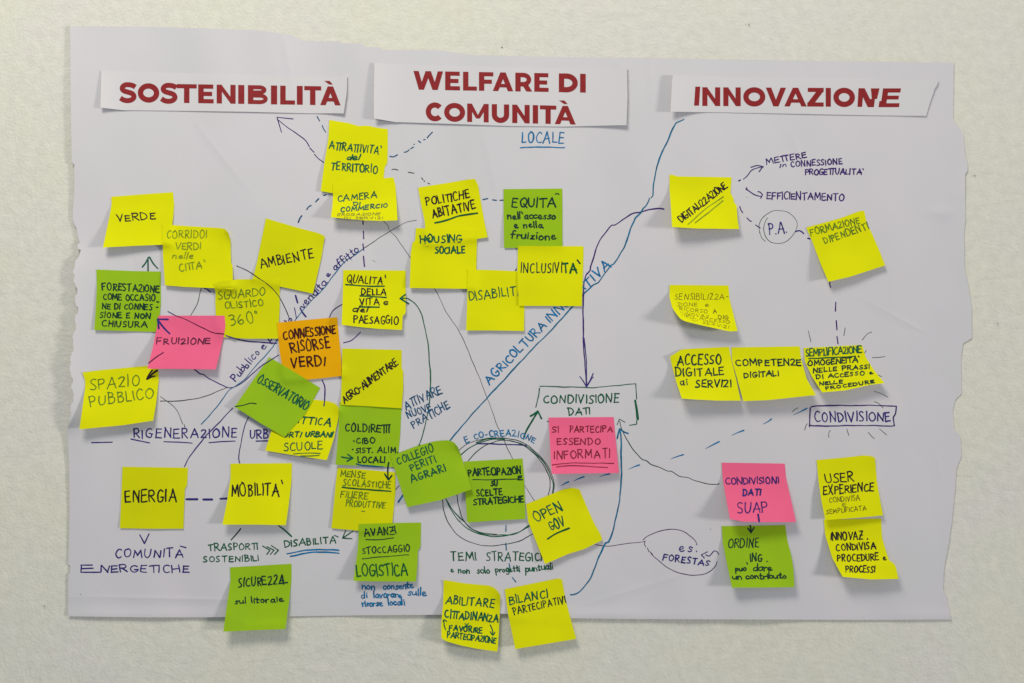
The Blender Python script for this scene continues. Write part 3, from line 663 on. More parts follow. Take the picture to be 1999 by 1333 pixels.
for q in ([(1355, 206), (1364.5, 206), (1367, 169), (1357.5, 169)],
          [(1674, 208.5), (1683, 208.5), (1686, 172), (1676, 172)], [(1676, 172), (1688, 172), (1706, 209), (1694, 209)], [(1700, 172.3), (1717, 172.3), (1712, 193), (1702, 193)], [(1696, 193), (1708, 193), (1706, 209), (1699, 209)],
          [(1724, 172.3), (1735, 172.3), (1731, 197), (1720.5, 197)], [(1717, 197), (1731, 197), (1729, 209), (1715, 209)],
          [(1733, 172.3), (1759, 172.3), (1757.5, 180.5), (1732, 180.5)], [(1730, 186.5), (1755, 186.5), (1754, 194), (1729, 194)], [(1727, 201.3), (1756, 201.3), (1755, 209), (1726, 209)]):
    h.poly(q, sf2)
h.done("printed_lettering", 'red_print', ST[2]['obj'])

# ---- writing on the notes
T = text
T('verde', "VERDE", 228, 434, 305, 428, 14, 'black', 2.3)
T('corr', "CORRIDOI", 325, 465, 404, 465, 16, 'olive', 2, slant=.05); T('corr', "VERDI", 342, 487, 392, 488, 14, 'olive', 2); T('corr', "nelle", 335, 505, 377, 506, 14, 'olive', 2, slant=.35, gap=.12); T('corr', "CIπA'", 350, 531, 402, 524, 16, 'olive', 2.2)
T('forest', "FORESTAZIONE", 199, 567, 312, 571, 14, 'gblack', 2.6); T('forest', "COME OCCASIO_", 201, 585.5, 311, 589, 13, 'gblack', 2.5); T('forest', "NE DI CONNES -", 199, 603.5, 310, 606, 12.5, 'gblack', 2.5); T('forest', "SIONE E NON", 194, 621, 294, 623, 12, 'gblack', 2.5); T('forest', "CHIUSURA", 198, 638, 288, 640, 12, 'gblack', 2.5)
T('fruiz', "FRUIZIONE", 305, 673, 410, 672, 13, 'wine', 2.2, slant=.12)
T('spazio', "SPAZIO", 176, 763, 273, 752, 21, 'dolive', 2.2, slant=.1); T('spazio', "PUBBLICO", 175, 795, 301, 777, 21, 'dolive', 2.2, slant=.1)
T('ambi', "AMBIENTE", 509, 524, 614, 503, 20, 'black', 2.5)
T('sguar', "SGUARDO", 426, 585, 518, 577, 17, 'dolive', 1.9); T('sguar', "OLISTICO", 440, 604, 515, 597, 14, 'dolive', 1.9); T('sguar', "360°", 449, 636, 508, 630, 22, 'dolive', 2.1)
T('conn', "CONNESSIONE", 553, 665, 657, 651, 18, 'brown', 3.0, gap=.2); T('conn', "RISORSE", 569, 691, 646, 680, 24, 'brown', 3.2); T('conn', "VERDI", 568, 719, 636, 714, 22, 'brown', 3.2)
T('osserv', "OSSERVATORIO", 500, 745, 597, 802, 19, 'green', 2.8)
T('attica', "DIDATTICA", 540, 822, 645, 833, 15, 'green', 2.7, slant=.15); T('attica', "ORTI URBANI", 552, 854, 649, 854, 11.5, 'green', 2.8, slant=.2); T('attica', "SCUOLE", 554, 881, 630, 877, 16, 'green', 2.1, slant=.1)
lines('attica', 'underline', 'green', 2, [[(573, 886), (600, 884), (625, 885)], [(587, 890), (605, 890), (623, 889)]])
T('attr', "AπRAπIVITA'", 642, 291, 744, 302, 16, 'green', 2.4); T('attr', "del", 674, 313, 702, 314, 13, 'green', 2.6, slant=.3, gap=.12); T('attr', "TERRITORIO", 645, 332, 737, 339, 16, 'green', 2.5)
T('camera', "CAMERA", 659, 395, 736, 386, 12, 'green', 2.1, slant=.2); T('camera', "DI", 690, 402, 704, 401, 7.5, 'green', 2.1); T('camera', "COMMERCIO", 664, 415, 757, 405, 9, 'green', 2.3, slant=.3); T('camera', "EROGAZIONE", 658, 422, 742, 420, 5.5, 'thin', 1.0, slant=.3); T('camera', "DI SERVIZI", 672, 428.5, 748, 427.5, 5, 'thin', 1.0)
T('qual', "QUALITA'", 677, 553, 752, 556, 15.5, 'black', 2.2); T('qual', "DELLA", 705, 576, 754, 577, 13.5, 'black', 2.4); T('qual', "VITA", 702, 596.5, 741, 596, 14, 'black', 2.3); T('qual', "e", 747, 595, 758, 595, 14, 'black', 2.2, slant=.3); T('qual', "del", 686, 609, 718, 610, 13, 'black', 2.3, slant=.3, gap=.12); T('qual', "PAESAGGIO", 690, 631, 778, 634, 16, 'black', 2.3)
lines('qual', 'underline', 'vgreen', 3.2, [[(675, 555.5), (710, 558), (750, 558.5)], [(703, 577.5), (730, 579), (754, 580.5)], [(704, 599), (740, 599.5)]])
T('polit', "POLIτCHE", 831, 403, 919, 386, 18, 'black', 2.6); T('polit', "ABITATIVE", 844, 427, 930, 408, 18, 'black', 2.7)
lines('polit', 'underline', 'vgreen', 3.2, [[(849, 435), (870, 430), (898, 421), (932, 416)]])
T('housing', "HOUSING", 820, 475, 903, 474, 16, 'green', 2.9); T('housing', "SOCIALE", 849, 496, 909, 495, 15, 'green', 3)
lines('housing', 'stroke', 'green', 3.4, [[(828, 470), (838, 465)], [(830, 463), (840, 471)]])
T('equita', "EQUITA", 998, 405, 1085, 405, 20, 'gblack', 2.9); T('equita', "nell'accesso", 990, 428, 1085, 428.5, 17, 'gblack', 2.8, gap=.14); T('equita', "e nella", 1003, 446, 1060, 446, 15, 'gblack', 2.8, gap=.14); T('equita', "fruizione", 996, 466, 1086, 469, 17, 'gblack', 2.8, gap=.16)
lines('equita', 'accent', 'gblack', 2.8, [[(1084, 379), (1088, 377.5), (1091, 379)]])
T('disab', "DISABILITA", 916, 588, 1024, 576, 20, 'green', 2.1, slant=.05)
T('incl', "INCLUSIVI", 1016, 533.5, 1098, 533, 20, 'gblack', 2.1, jit=.5, gap=.32); T('incl', "TA", 1099, 534, 1127, 533, 20, 'vgreen', 3.6)
lines('incl', 'accent', 'gblack', 3.5, [[(1127, 507.5), (1132, 514)]])
T('digit', "DIGITALIZZAZIONE", 1331, 435, 1422, 366, 15, 'black', 2.4, gap=.16)
lines('digit', 'underline', 'olive', 2.2, [[(1343, 438), (1375, 410), (1412, 384)], [(1357, 435), (1385, 413), (1411, 392)]])
T('form', "FORMAZIONE", 1583, 461, 1680, 436, 14, 'dolive', 2.1); T('form', "DIPENDENTI", 1610, 477, 1698, 447, 14, 'dolive', 2.2)
T('sens', "SENSIBILIZZA-", 1317, 585, 1422, 585, 12, 'thin', 1.15); T('sens', "ZIONE", 1322, 598, 1362, 598, 7.5, 'thin', 0.95, jit=.5); T('sens', "e", 1376, 599, 1385, 598, 10, 'thin', 1.15); T('sens', "RICORSO", 1326, 606, 1381, 612, 7.5, 'thin', 0.95, jit=.5); T('sens', "A", 1392, 612, 1400, 611, 8, 'thin', 1.4)
T('sens', "INNOVAZ", 1327, 614, 1384, 621, 6, 'thin', 0.95, jit=.5); T('sens', "DIG", 1401, 622, 1422, 624, 8, 'thin', 1.4); T('sens', "NELL'ACCESSO", 1329, 619, 1424, 632, 6, 'thin', 0.95, jit=.5); T('sens', "AI SERVIZI", 1348, 627, 1423, 642, 6, 'thin', 0.95, jit=.5)
T('acc', "ACCESSO", 1321, 714, 1409, 711, 21, 'gblack', 2.9); T('acc', "DIGITALE", 1319, 736, 1414, 733, 16, 'gblack', 2.6); T('acc', "ai", 1327, 752, 1343, 752, 16, 'gblack', 2.4, gap=.3); T('acc', "SERVIZI", 1357, 757, 1428, 756, 15, 'gblack', 2.7)
T('comp', "COMPETENZE", 1436, 715, 1565, 714, 13.5, 'gblack', 2.6); T('comp', "DIGITALI", 1452, 738, 1521, 735, 12, 'gblack', 2.6)
T('semp', "SEMPLIFICAZIONE", 1573, 697, 1683, 689, 15, 'green', 2.3, gap=.16); T('semp', "OMOGENEITA`", 1577, 715, 1679, 707.5, 11.5, 'gblack', 2.5, gap=.18); T('semp', "NELLE PRASSI", 1587, 728.5, 1698, 720, 9.5, 'gblack', 2.4); T('semp', "DI ACCESSO e", 1593, 741, 1704, 731, 9, 'gblack', 2.4); T('semp', "NELLE", 1599, 753, 1646, 749, 7.5, 'gblack', 2.4); T('semp', "PROCEDURE", 1612, 762, 1708, 748, 7, 'gblack', 2.3)
lines('semp', 'underline', 'vgreen', 2.4, [[(1579, 700), (1620, 698), (1670, 695)]])
T('sipart', "SI", 1077, 845, 1091, 845, 13, 'maroon', 1.9); T('sipart', "PARTECIPA", 1111, 845, 1196, 844, 13, 'maroon', 2); T('sipart', "ESSENDO", 1087, 869, 1173, 868, 13.5, 'maroon', 2); T('sipart', "INFORMATI", 1081, 897, 1192, 894, 17, 'maroon', 2.1)
lines('sipart', 'underline', 'maroon', 1.9, [[(1078, 907.5), (1110, 904.5), (1160, 903.5), (1198, 904.5)], [(1087, 911.5), (1110, 909), (1150, 910), (1186, 912.5)]])
T('condiv', "CONDIVISIONI", 1416, 946, 1521, 944, 14, 'purple', 2.3, gap=.2); T('condiv', "DATI", 1449, 969, 1486, 968, 13.5, 'navy', 3.1); T('condiv', "SUAP", 1440, 1002, 1499, 1001, 23, 'purple', 2.1)
lines('condiv', 'stroke', 'purple', 3.6, [[(1480, 1004), (1482, 1018)]])
lines('ordine', 'arrow', 'gblack', 3.0, [[(1465, 1026), (1466, 1039)], [(1460, 1031), (1466, 1039.5)], [(1472, 1030), (1466, 1039.5)]])
T('ordine', "ORDINE", 1421, 1070, 1482, 1069, 18, 'gblack', 2.2); T('ordine', "ING .", 1464, 1097, 1499, 1097, 16, 'gblack', 2.3); T('ordine', "puo`", 1435, 1116, 1461, 1114, 13, 'gblack', 2.4, gap=.12); T('ordine', "dare", 1469, 1115, 1508, 1115, 14, 'gblack', 2.4, gap=.12); T('ordine', "un", 1429, 1131, 1449, 1132, 12, 'gblack', 2.5, gap=.12); T('ordine', "contributo", 1455, 1131, 1537, 1130, 13, 'gblack', 2.6, gap=.1)
T('user', "USER", 1612, 943, 1668, 940, 19, 'black', 2.5); T('user', "EXPERIENCE", 1607, 967, 1706, 959, 17, 'black', 2.5); T('user', "CONDIVISA", 1619, 982, 1679, 977, 11, 'thin', 1.4); T('user', "e", 1644, 991, 1653, 990, 15, 'thin', 1.4); T('user', "SEMPLIFICATA", 1613, 1004, 1692, 996, 9.5, 'thin', 1.4)
T('innov', "INNOVAƵ .", 1621, 1055, 1695, 1053, 15.5, 'black', 2.5); T('innov', "CONDIVISA", 1632, 1076, 1711, 1072, 14, 'black', 2.4); T('innov', "PROCEDURE e", 1634, 1097, 1730, 1094, 14, 'black', 2.4); T('innov', "PROCESSI", 1650, 1118, 1709, 1118, 14, 'black', 2.4)
T('energ', "ENERGIA", 244, 981, 345, 981, 25, 'black', 2.8); T('mobil', "MOBILITA`", 452, 970, 551, 967, 25, 'black', 2.7)
T('sicur', "SICUREZZA", 465, 1147, 555, 1141, 19, 'gblack', 2.7, slant=.05); lines('sicur', 'stroke', 'gblack', 2.8, [[(546, 1139), (561, 1137)]]); T('sicur', "sul", 458, 1180, 481, 1179, 14, 'gblack', 2.5, gap=.14); T('sicur', "litorale", 490, 1178, 554, 1175, 13, 'gblack', 2.6, gap=.14)
T('colleg', "COLLEGIO", 777, 909, 848, 882, 15.5, 'green', 2.4); T('colleg', "PERITI", 803, 921, 853, 902, 15, 'green', 2.4); T('colleg', "AGRARI", 803, 943, 872, 920, 15.5, 'green', 2.7)
T('partec', "PARTECIPAZION", 914, 930, 1018, 926, 15, 'gblack', 2.7, gap=.2); T('partec', "E", 1011, 938, 1020, 938, 9, 'gblack', 2.5); T('partec', "SU", 958, 950, 972, 950, 12, 'gblack', 2.5); T('partec', "SCELTE", 930, 970, 982, 967, 14, 'gblack', 2.8); T('partec', "STRATEGICHE", 924, 987, 1024, 981, 13, 'gblack', 2.8, gap=.2)
lines('partec', 'underline', 'gblack', 2.1, [[(923, 936), (970, 936), (1010, 935)]])
T('open', "OPEN", 1047, 1020, 1100, 997, 21, 'green', 2.6); T('open', "GOV", 1076, 1037, 1105, 1027, 20, 'green', 2.8); lines('open', 'underline', 'vgreen', 3.2, [[(1069, 1052), (1085, 1042), (1111, 1031)]])
T('abil', "ABILITARE", 869, 1179, 965, 1187, 17, 'green', 2.6); T('abil', "CIπADINANZA", 867, 1206, 973, 1216, 16.5, 'green', 2.7); T('abil', "FAVORIRE", 876, 1231, 942, 1237, 12, 'green', 2.7); T('abil', "PARTECIPAZIONE", 872, 1245, 968, 1257, 13, 'green', 2.4, gap=.2)
lines('abil', 'arrow', 'green', 2.3, [[(870, 1229), (867, 1220), (867, 1210)], [(865, 1213), (867, 1209), (872, 1213)]]); lines('abil', 'arrow', 'green', 2.3, [[(957, 1220), (961, 1229), (962, 1239)], [(957, 1233), (962, 1240), (966, 1234)]])
lines('abil', 'stroke', 'green', 1.8, [[(908, 1217), (914, 1224)], [(915, 1217), (908, 1223)]])
T('bilan', "BILANCI", 995, 1181, 1071, 1167, 17, 'green', 2.5); T('bilan', "PARTECIPATIVI", 1003, 1201, 1106, 1177, 14.5, 'gblack', 2.2, gap=.3, jit=.6)
T('coldir', "COLDIREш", 673, 843, 762, 845, 16, 'gblack', 2.7); T('coldir', "CIBO", 695, 867, 733, 866, 12.5, 'gblack', 2.5); T('coldir', "SIST. ALIM.", 694, 885, 777, 884, 12, 'gblack', 2.3, slant=.1); T('coldir', "LOCALI", 698, 904, 752, 904, 13, 'gblack', 2.6)
lines('coldir', 'stroke', 'gblack', 3.2, [[(690.5, 860.5), (691.5, 861.5)], [(688, 877), (689, 877.5)]]); lines('coldir', 'underline', 'dblue', 2.8, [[(696, 905.5), (710, 908.5), (748, 911.3)]])
lines('coldir', 'arrow', 'green', 3, [[(667, 892), (678, 894), (687, 893.5)], [(679, 887), (689, 894)], [(678, 900), (689, 894)]])
T('agro', "AGRO-ALIMENTARE", 672, 789, 779, 711, 15, 'black', 2.4, gap=.18)
T('mense', "MENSE", 664, 931, 713, 934, 13, 'dolive', 2); T('mense', "SCOLASTICHE", 669, 948, 763, 954, 13.5, 'dolive', 2); T('mense', "FILIERE", 664, 972, 718, 976, 14.5, 'dolive', 2, slant=.1); T('mense', "PRODUTTIVE", 674, 989, 752, 993, 13, 'dolive', 2, slant=.08)
lines('mense', 'underline', 'vgreen', 2.8, [[(668, 951), (700, 954), (763, 959)]]); lines('mense', 'stroke', 'dolive', 1.8, [[(706, 997.5), (712, 998.5)]])
T('avanzi', "AVANƵI", 711, 1048, 774, 1042, 15.5, 'gblack', 2.5); T('avanzi', "STOCCAGGIO", 707, 1082, 801, 1077, 13.5, 'gblack', 2.1); T('avanzi', "LOGISTICA", 696, 1126, 797, 1124, 24, 'vgreen', 2.8, gap=.2)
lines('avanzi', 'underline', 'gblack', 1.8, [[(714, 1053), (740, 1053.3), (768, 1050)], [(707, 1091), (740, 1087), (798, 1083)]])

# ---- writing and drawing on the poster
T('P', "LOCALE", 1018, 279, 1101, 281, 23, 'blue', 2.4, label="blue handwritten word LOCALE"); lines('P', 'underline', 'blue', 2.4, [[(1016, 288.5), (1050, 287), (1102, 288)]])
T('P', "MEπERE", 1496, 322, 1576, 308, 12, 'purple', 2.3); T('P', "in", 1521, 328, 1536, 326, 11, 'purple', 2, slant=.3); T('P', "CONNESSIONE", 1543, 327, 1645, 321, 12.5, 'purple', 2.3); T('P', "PROGEπUALITA'", 1571, 342, 1686, 341, 12, 'purple', 2.4, gap=.2)
T('P', "EFFICIENTAMENTO", 1496, 389, 1648, 392, 15, 'purple', 2.3, gap=.2)
T('P', "P.A.", 1501, 460, 1537, 456, 23, 'navy', 2.5, label="blue handwritten P.A. inside a circle")
lines('P', 'drawn_circle', 'grey', 1.2, [[(1483, 455), (1482, 438), (1490, 424), (1505, 413), (1520, 410), (1538, 414), (1552, 427), (1556, 442), (1548, 458), (1536, 470), (1520, 475), (1505, 473), (1494, 462), (1491, 445), (1495, 430), (1499, 425)], [(1483, 452), (1487, 464), (1494, 471)]])
lines('P', 'arrow', 'purple', 2.1, [[(1451, 350), (1459, 343), (1467, 333), (1478, 328), (1490, 325)], [(1466, 326.5), (1478, 323), (1490, 325)], [(1490, 325.5), (1487, 328), (1482, 335)]]); lines('P', 'dash', 'purple', 2.8, [[(1442, 353), (1445, 351.5)]])
lines('P', 'arrow', 'purple', 2.1, [[(1456, 369), (1461, 372), (1473, 380), (1487, 384)], [(1457, 366), (1459, 370)], [(1480, 374), (1484, 375), (1488.5, 380)], [(1488.5, 380), (1485, 387)]])
lines('P', 'dashed_line', 'purple', 2.0, [[(1444, 403), (1447, 411), (1450, 415)], [(1458, 425), (1464, 431), (1467, 432)], [(1475, 439), (1484, 445)]])
lines('P', 'dashed_line', 'navy', 2.6, [[(1553, 452), (1560, 450), (1566, 453), (1569, 456)], [(1577, 465), (1581, 466)]])
lines('P', 'dashed_line', 'purple', 2.5, [[(1620, 550), (1620, 556), (1622, 561)], [(1631.5, 590), (1631, 607)], [(1632.5, 626), (1634, 644)], [(1634, 657), (1636, 671)]])
lines('P', 'ray', 'grey', 1.3, [[(1578, 646), (1583, 667)], [(1650, 640), (1647.5, 655)], [(1683, 664), (1693, 652), (1702, 648)], [(1686, 695), (1687.5, 690), (1691, 684)], [(1703, 698), (1715, 697.5), (1728, 696)], [(1714, 732), (1721, 735)],
      [(1707, 764), (1720, 768), (1733, 775)], [(1707, 784), (1716, 788), (1724, 796)], [(1547, 804), (1552, 799), (1558, 796)], [(1571, 839), (1573, 832), (1576, 827)], [(1618, 854), (1618, 845), (1621, 840)], [(1653, 837), (1657, 850)], [(1695, 844), (1702, 852), (1707, 856)], [(1717, 837), (1731, 849)]])
lines('P', 'drawn_box', 'purple', 2.5, [[(1584, 794), (1605, 792), (1680, 791), (1750, 793)], [(1750, 793), (1748, 808), (1744, 815), (1746, 831)], [(1746, 831), (1730, 832), (1680, 830), (1600, 832), (1580, 830)], [(1582, 796), (1581, 812), (1580.5, 833)]])
T('P', "CONDIVISIONE", 1590, 824, 1739, 823, 20, 'navy', 2.6, label="blue handwritten CONDIVISIONE inside a box")
lines('P', 'drawn_box', 'green', 2.0, [[(1054, 754), (1100, 755.5), (1160, 756), (1200, 753), (1241, 749)], [(1241, 749), (1242, 765), (1243, 779)], [(1243, 821), (1243, 828), (1229, 830)], [(1053, 758), (1052, 770), (1046, 795)], [(1068, 822.5), (1072, 822.5)]], smooth=False)
lines('P', 'stroke', 'green', 4.6, [[(1240, 782), (1243, 800), (1245, 818)]])
T('P', "CONDIVISIONE", 1060, 788, 1209, 787, 17.5, 'green', 2.5, label="green handwritten CONDIVISIONE above DATI"); T('P', "DAτ", 1110, 811, 1153, 809.5, 15, 'green', 2.5)
lines('P', 'arrow', 'green', 3.6, [[(1022, 857), (1026, 845), (1036, 826), (1050, 803)], [(1036, 812), (1043, 808), (1050, 802.5)], [(1050, 802.5), (1057, 817)]])
lines('P', 'arrow', 'gblack', 1.6, [[(1403, 943), (1403, 945), (1390, 945.5), (1378, 944), (1358, 939), (1343, 932), (1327, 929), (1311, 920), (1303, 919), (1285, 911), (1270, 906), (1262, 900), (1252, 896), (1238, 880), (1224, 858), (1214, 838), (1210, 822)], [(1205, 829), (1209, 818)], [(1209, 818), (1220, 824)]])
lines('P', 'arrow', 'teal', 2.9, [[(1114, 1161), (1123, 1160), (1133, 1154), (1150, 1132), (1161, 1108), (1170, 1085), (1182, 1060)], [(1188, 1058), (1195, 1042), (1203, 1010), (1209, 975), (1213, 930), (1213, 880), (1212, 850), (1209, 838)], [(1182, 1060), (1188, 1058)], [(1205, 856), (1207, 846), (1210, 837)], [(1210, 837), (1218, 843), (1226, 846)]])
lines('P', 'connecting_line', 'violet', 1.5, [[(1163, 1063), (1180, 1066), (1200, 1065), (1225, 1061), (1256, 1057), (1260, 1055.5)]])
lines('P', 'drawn_ellipse', 'violet', 1.5, [[(1255, 1054), (1264, 1047), (1280, 1040), (1300, 1034), (1322, 1034), (1337, 1039), (1352, 1049), (1358, 1056), (1361, 1063), (1359, 1063)], [(1259, 1058), (1258, 1062), (1261, 1068)], [(1264, 1070), (1267, 1077)], [(1271, 1081), (1280, 1090), (1297, 1104), (1320, 1116), (1345, 1122), (1370, 1121), (1387, 1115), (1397, 1105), (1400, 1096)], [(1269, 1077), (1274, 1082)]])
T('P', "es.", 1325, 1077, 1361, 1078, 20, 'navy', 2.3, gap=.3); T('P', "FORESTAS", 1293, 1094, 1384, 1106, 13, 'navy', 2.5)
lines('P', 'arrow', 'purple', 2.0, [[(1403, 1082), (1400, 1077), (1394, 1075.5), (1389, 1081), (1384, 1085.5), (1378, 1083)], [(1381, 1077), (1369, 1083)], [(1369, 1083), (1375, 1089)]])
lines('P', 'dashed_line', 'blue', 3.1, [[(1095, 948), (1104, 943), (1110, 940.5)], [(1120, 939), (1130, 934), (1140, 930.5)], [(1170, 931), (1180, 927), (1190, 925)], [(1227, 916), (1238, 911), (1248, 907.5)], [(1309, 896), (1322, 891), (1334, 887.5)], [(1377, 876), (1392, 868), (1404, 862)], [(1428, 850), (1441, 844), (1452, 840)], [(1489, 828), (1499, 823), (1506, 818)], [(1548, 810), (1562, 804), (1575, 797)]], taper=.75)
lines('P', 'drawn_circle', 'gblack', 1.5, [[(895.5, 879), (915, 865), (940, 857), (965, 854.5), (990, 856), (1012, 861), (1032, 871), (1050, 886), (1066, 904), (1077, 925), (1082, 945), (1080, 963)],
      [(907, 911), (918, 895), (935, 878), (955, 866), (975, 859), (995, 860), (1012, 865), (1030, 875), (1050, 894), (1065, 914), (1073, 932), (1074, 950), (1070, 967)],
      [(864, 974), (866, 995), (875, 1020), (892, 1042), (915, 1057), (940, 1064.5), (965, 1065.5), (990, 1062), (1015, 1055), (1040, 1042)], [(892, 965), (896, 990), (904, 1013), (918, 1030), (940, 1040), (970, 1043)]])
lines('P', 'drawn_circle', 'green', 1.9, [[(898, 889), (920, 872), (945, 862), (970, 857.5), (1000, 861), (1027, 870), (1045, 885), (1062, 904), (1072, 922), (1080, 945), (1078, 964)],
      [(870, 973), (885, 998), (905, 1017), (920, 1032), (945, 1042), (975, 1044), (1000, 1043.5), (1015, 1038), (1034, 1024)], [(872, 978), (885, 1003), (900, 1022), (925, 1038), (955, 1046), (985, 1045.5), (1010, 1040), (1034, 1027)], [(930, 864), (950, 857), (970, 855.5), (985, 857)]])
lines('P', 'stroke', 'navy', 2.8, [[(931, 866), (960, 866), (1000, 868), (1027, 869.5)]])
T('P', "E CO-CREAZIONE", 0, 0, 0, 0, 13.5, 'blue', 2.2, base=[(910, 866), (928, 858.5), (955, 854), (985, 852), (1008, 853), (1026, 858), (1043, 867)], label="blue handwritten E CO-CREAZIONE arched over the circles")
T('P', "TEMI", 878, 1095, 931, 1095, 18, 'green', 2.6); T('P', "STRATEGICI", 949, 1095, 1058, 1096, 18, 'green', 2.3)
T('P', "e", 880, 1119, 887, 1118, 14, 'green', 2.5); T('P', "non", 894, 1119, 918, 1121, 14, 'green', 2.4, gap=.16); T('P', "solo", 931, 1120, 957, 1119, 15, 'green', 2.4, gap=.12); T('P', "progetti", 967, 1118, 1016, 1116, 14, 'green', 2.4, gap=.12); T('P', "puntuali", 1025, 1117, 1081, 1112, 15, 'green', 2.4, gap=.12)
lines('P', 'dashed_line', 'teal', 2.2, [[(988, 1025), (987.5, 1037)], [(987.5, 1060), (988.5, 1074)], [(994, 1100), (996, 1112)], [(1000, 1127), (1007, 1136)]])
T('P', "AGRICOLTURA", 955, 752, 1069, 637, 18, 'blue', 2.8, label="blue handwritten AGRICOLTURA along the long blue line"); T('P', "INNOVATIVA", 1075, 632, 1194, 520, 18, 'blue', 2.8, gap=.22)
lines('P', 'connecting_line', 'teal', 2.7, [[(868, 873), (900, 833), (950, 778), (1000, 723), (1050, 671), (1080, 640), (1112, 604), (1128, 588), (1140, 573.6), (1157, 557), (1168, 552), (1180, 534), (1191, 518), (1198, 515), (1205.5, 505), (1218, 484), (1225, 467), (1231, 448), (1240, 425), (1251, 415), (1255, 407), (1261, 402), (1266, 393), (1268, 387)],
      [(1271, 386), (1274.5, 382), (1275.5, 370), (1277, 357), (1282, 325), (1292, 297), (1300, 281), (1308, 263), (1313, 252), (1320, 240.5), (1335, 233)]], label="long blue line rising from the circles to INNOVAZIONE", smooth=False)
lines('top', 'connecting_line', 'purple', 2.5, [[(1296, 408), (1285, 407), (1268, 409), (1250, 414), (1234, 417), (1220, 425), (1200, 439), (1194, 440), (1180, 457), (1169, 473), (1160, 500), (1153, 520), (1152.5, 525)], [(1153, 519), (1152, 527), (1147, 534)], [(1146, 533), (1142, 545), (1139, 575), (1138, 610), (1139, 660), (1142, 710), (1145, 752)]])
lines('P', 'arrow', 'navy', 2.3, [[(1140, 660), (1144, 700), (1146, 752)], [(1132, 735), (1138, 743), (1145, 755)], [(1145, 755), (1152, 742), (1158, 729)], [(1147, 752), (1155, 739), (1158, 736)]])
lines('P', 'connecting_line', 'thinblack', 1.1, [[(748, 431), (757, 440), (760, 449), (766, 455), (775, 464), (785, 480), (801, 503), (822, 535), (849, 564), (872, 610), (900, 654), (919, 697), (930, 722), (950, 775), (975, 840), (985, 862), (1000, 895), (1022, 943), (1045, 980)]], label="thin grey line running down through the middle")
lines('P', 'connecting_line', 'thinblack', 1.2, [[(813, 430), (795, 433), (770, 447), (745, 461), (725, 475), (711, 484)]])
lines('P', 'connecting_line', 'teal', 1.8, [[(711, 484), (690, 500), (672, 512), (655, 533), (632, 562), (610, 585), (590, 607), (575, 628), (560, 648), (543, 661), (530, 680), (505, 708), (480, 738), (462, 752), (445, 764), (428, 787), (410, 810), (393, 828)]], label="blue line under the word Pubblico")
T('P', "Pubblico", 460, 747, 509, 689, 16, 'navy', 2.1, gap=.2); T('P', "e", 514, 685, 522, 677, 17, 'navy', 2.1); T('P', "privato", 527, 669, 572, 625, 14, 'navy', 2.0); T('P', "vendita", 592, 604, 641, 553, 17, 'navy', 2.3, gap=.16); T('P', "e", 641, 543, 647, 536, 12, 'navy', 2.1); T('P', "affitto", 654, 530, 703, 490, 17, 'navy', 2.1, gap=.14)
lines('P', 'dashed_line', 'purple', 2.4, [[(708.5, 430), (709, 438)], [(709.5, 451), (710, 466)], [(708.5, 476), (710, 489)], [(709.5, 500), (711.5, 520)]], label="vertical dashed line between two yellow notes")
lines('P', 'dashed_line', 'navy', 3.4, [[(577, 577), (581, 591)], [(586, 601), (590, 609), (597, 618)]]); lines('P', 'stroke', 'purple', 1.9, [[(575, 601), (577, 612), (578.5, 620)]])
lines('top', 'connecting_line', 'thinblack', 1.8, [[(462, 519), (484, 529), (505, 543), (520, 553), (535, 567), (547, 583), (556, 600), (567, 625)]])
lines('top', 'connecting_line', {'': 'purple', 'pink': 'wine'}, 1.9, [[(328, 608), (345, 617), (365, 624), (390, 637), (415, 649), (437, 652)]])
lines('top', 'connecting_line', 'purple', 2.4, [[(441, 655), (460, 661), (485, 666), (510, 668), (540, 670)]])
lines('top', 'connecting_line', 'purple', 2.1, [[(380, 721), (391, 730), (397, 731), (410, 740), (437, 754), (447, 757), (462, 753), (480, 741), (505, 718), (525, 705), (544, 693)]])
lines('top', 'connecting_line', 'thinblack', 1.6, [[(313, 783), (340, 783), (355, 782), (380, 778), (410, 770), (444, 756)]])
lines('top', 'connecting_line', 'grey', 1.5, [[(313, 774), (330, 786), (345, 801), (357, 828)], [(360, 829), (361, 834)]])
lines('top', 'connecting_line', 'grey', 1.5, [[(372, 616), (385, 593), (390, 572)], [(390, 573), (393, 563)]]); lines('P', 'stroke', 'navy', 2.5, [[(398, 562), (403, 564), (411, 570)]])
lines('P', 'arrow', 'green', 2.8, [[(289, 530), (289, 503)], [(278, 521), (285, 512), (290, 502)], [(292, 502), (299, 514), (308, 524)]], label="green arrow pointing up under the VERDE note")
lines('top', 'arrow', 'navy', 3.6, [[(331, 651), (320, 640), (309, 626)], [(328, 623.5), (308, 623)], [(308, 624), (310, 641)]])
lines('fruiz', 'stroke', 'wine', 2.2, [[(290, 709), (305, 697), (319, 688)]])
lines('top', 'arrow', 'black', 3.6, [[(297, 723), (291, 731), (287, 739)], [(307, 723), (297, 730), (289, 739)], [(287, 740), (295, 736), (302, 734)]])
T('P', "RIGENERAZIONE", 260, 856, 463, 855, 19, 'navy', 2.5, gap=.3, label="blue handwritten RIGENERAZIONE with broken underline"); T('P', "URBANA", 487, 856, 570, 856, 17, 'navy', 2.6, gap=.28)
lines('P', 'underline', 'navy', 2.5, [[(256, 857), (275, 861), (292, 864.5)], [(320, 862), (345, 863), (375, 865)], [(408, 864), (430, 862), (459, 861)], [(500, 861), (540, 860)], [(179, 864), (219, 863)]])
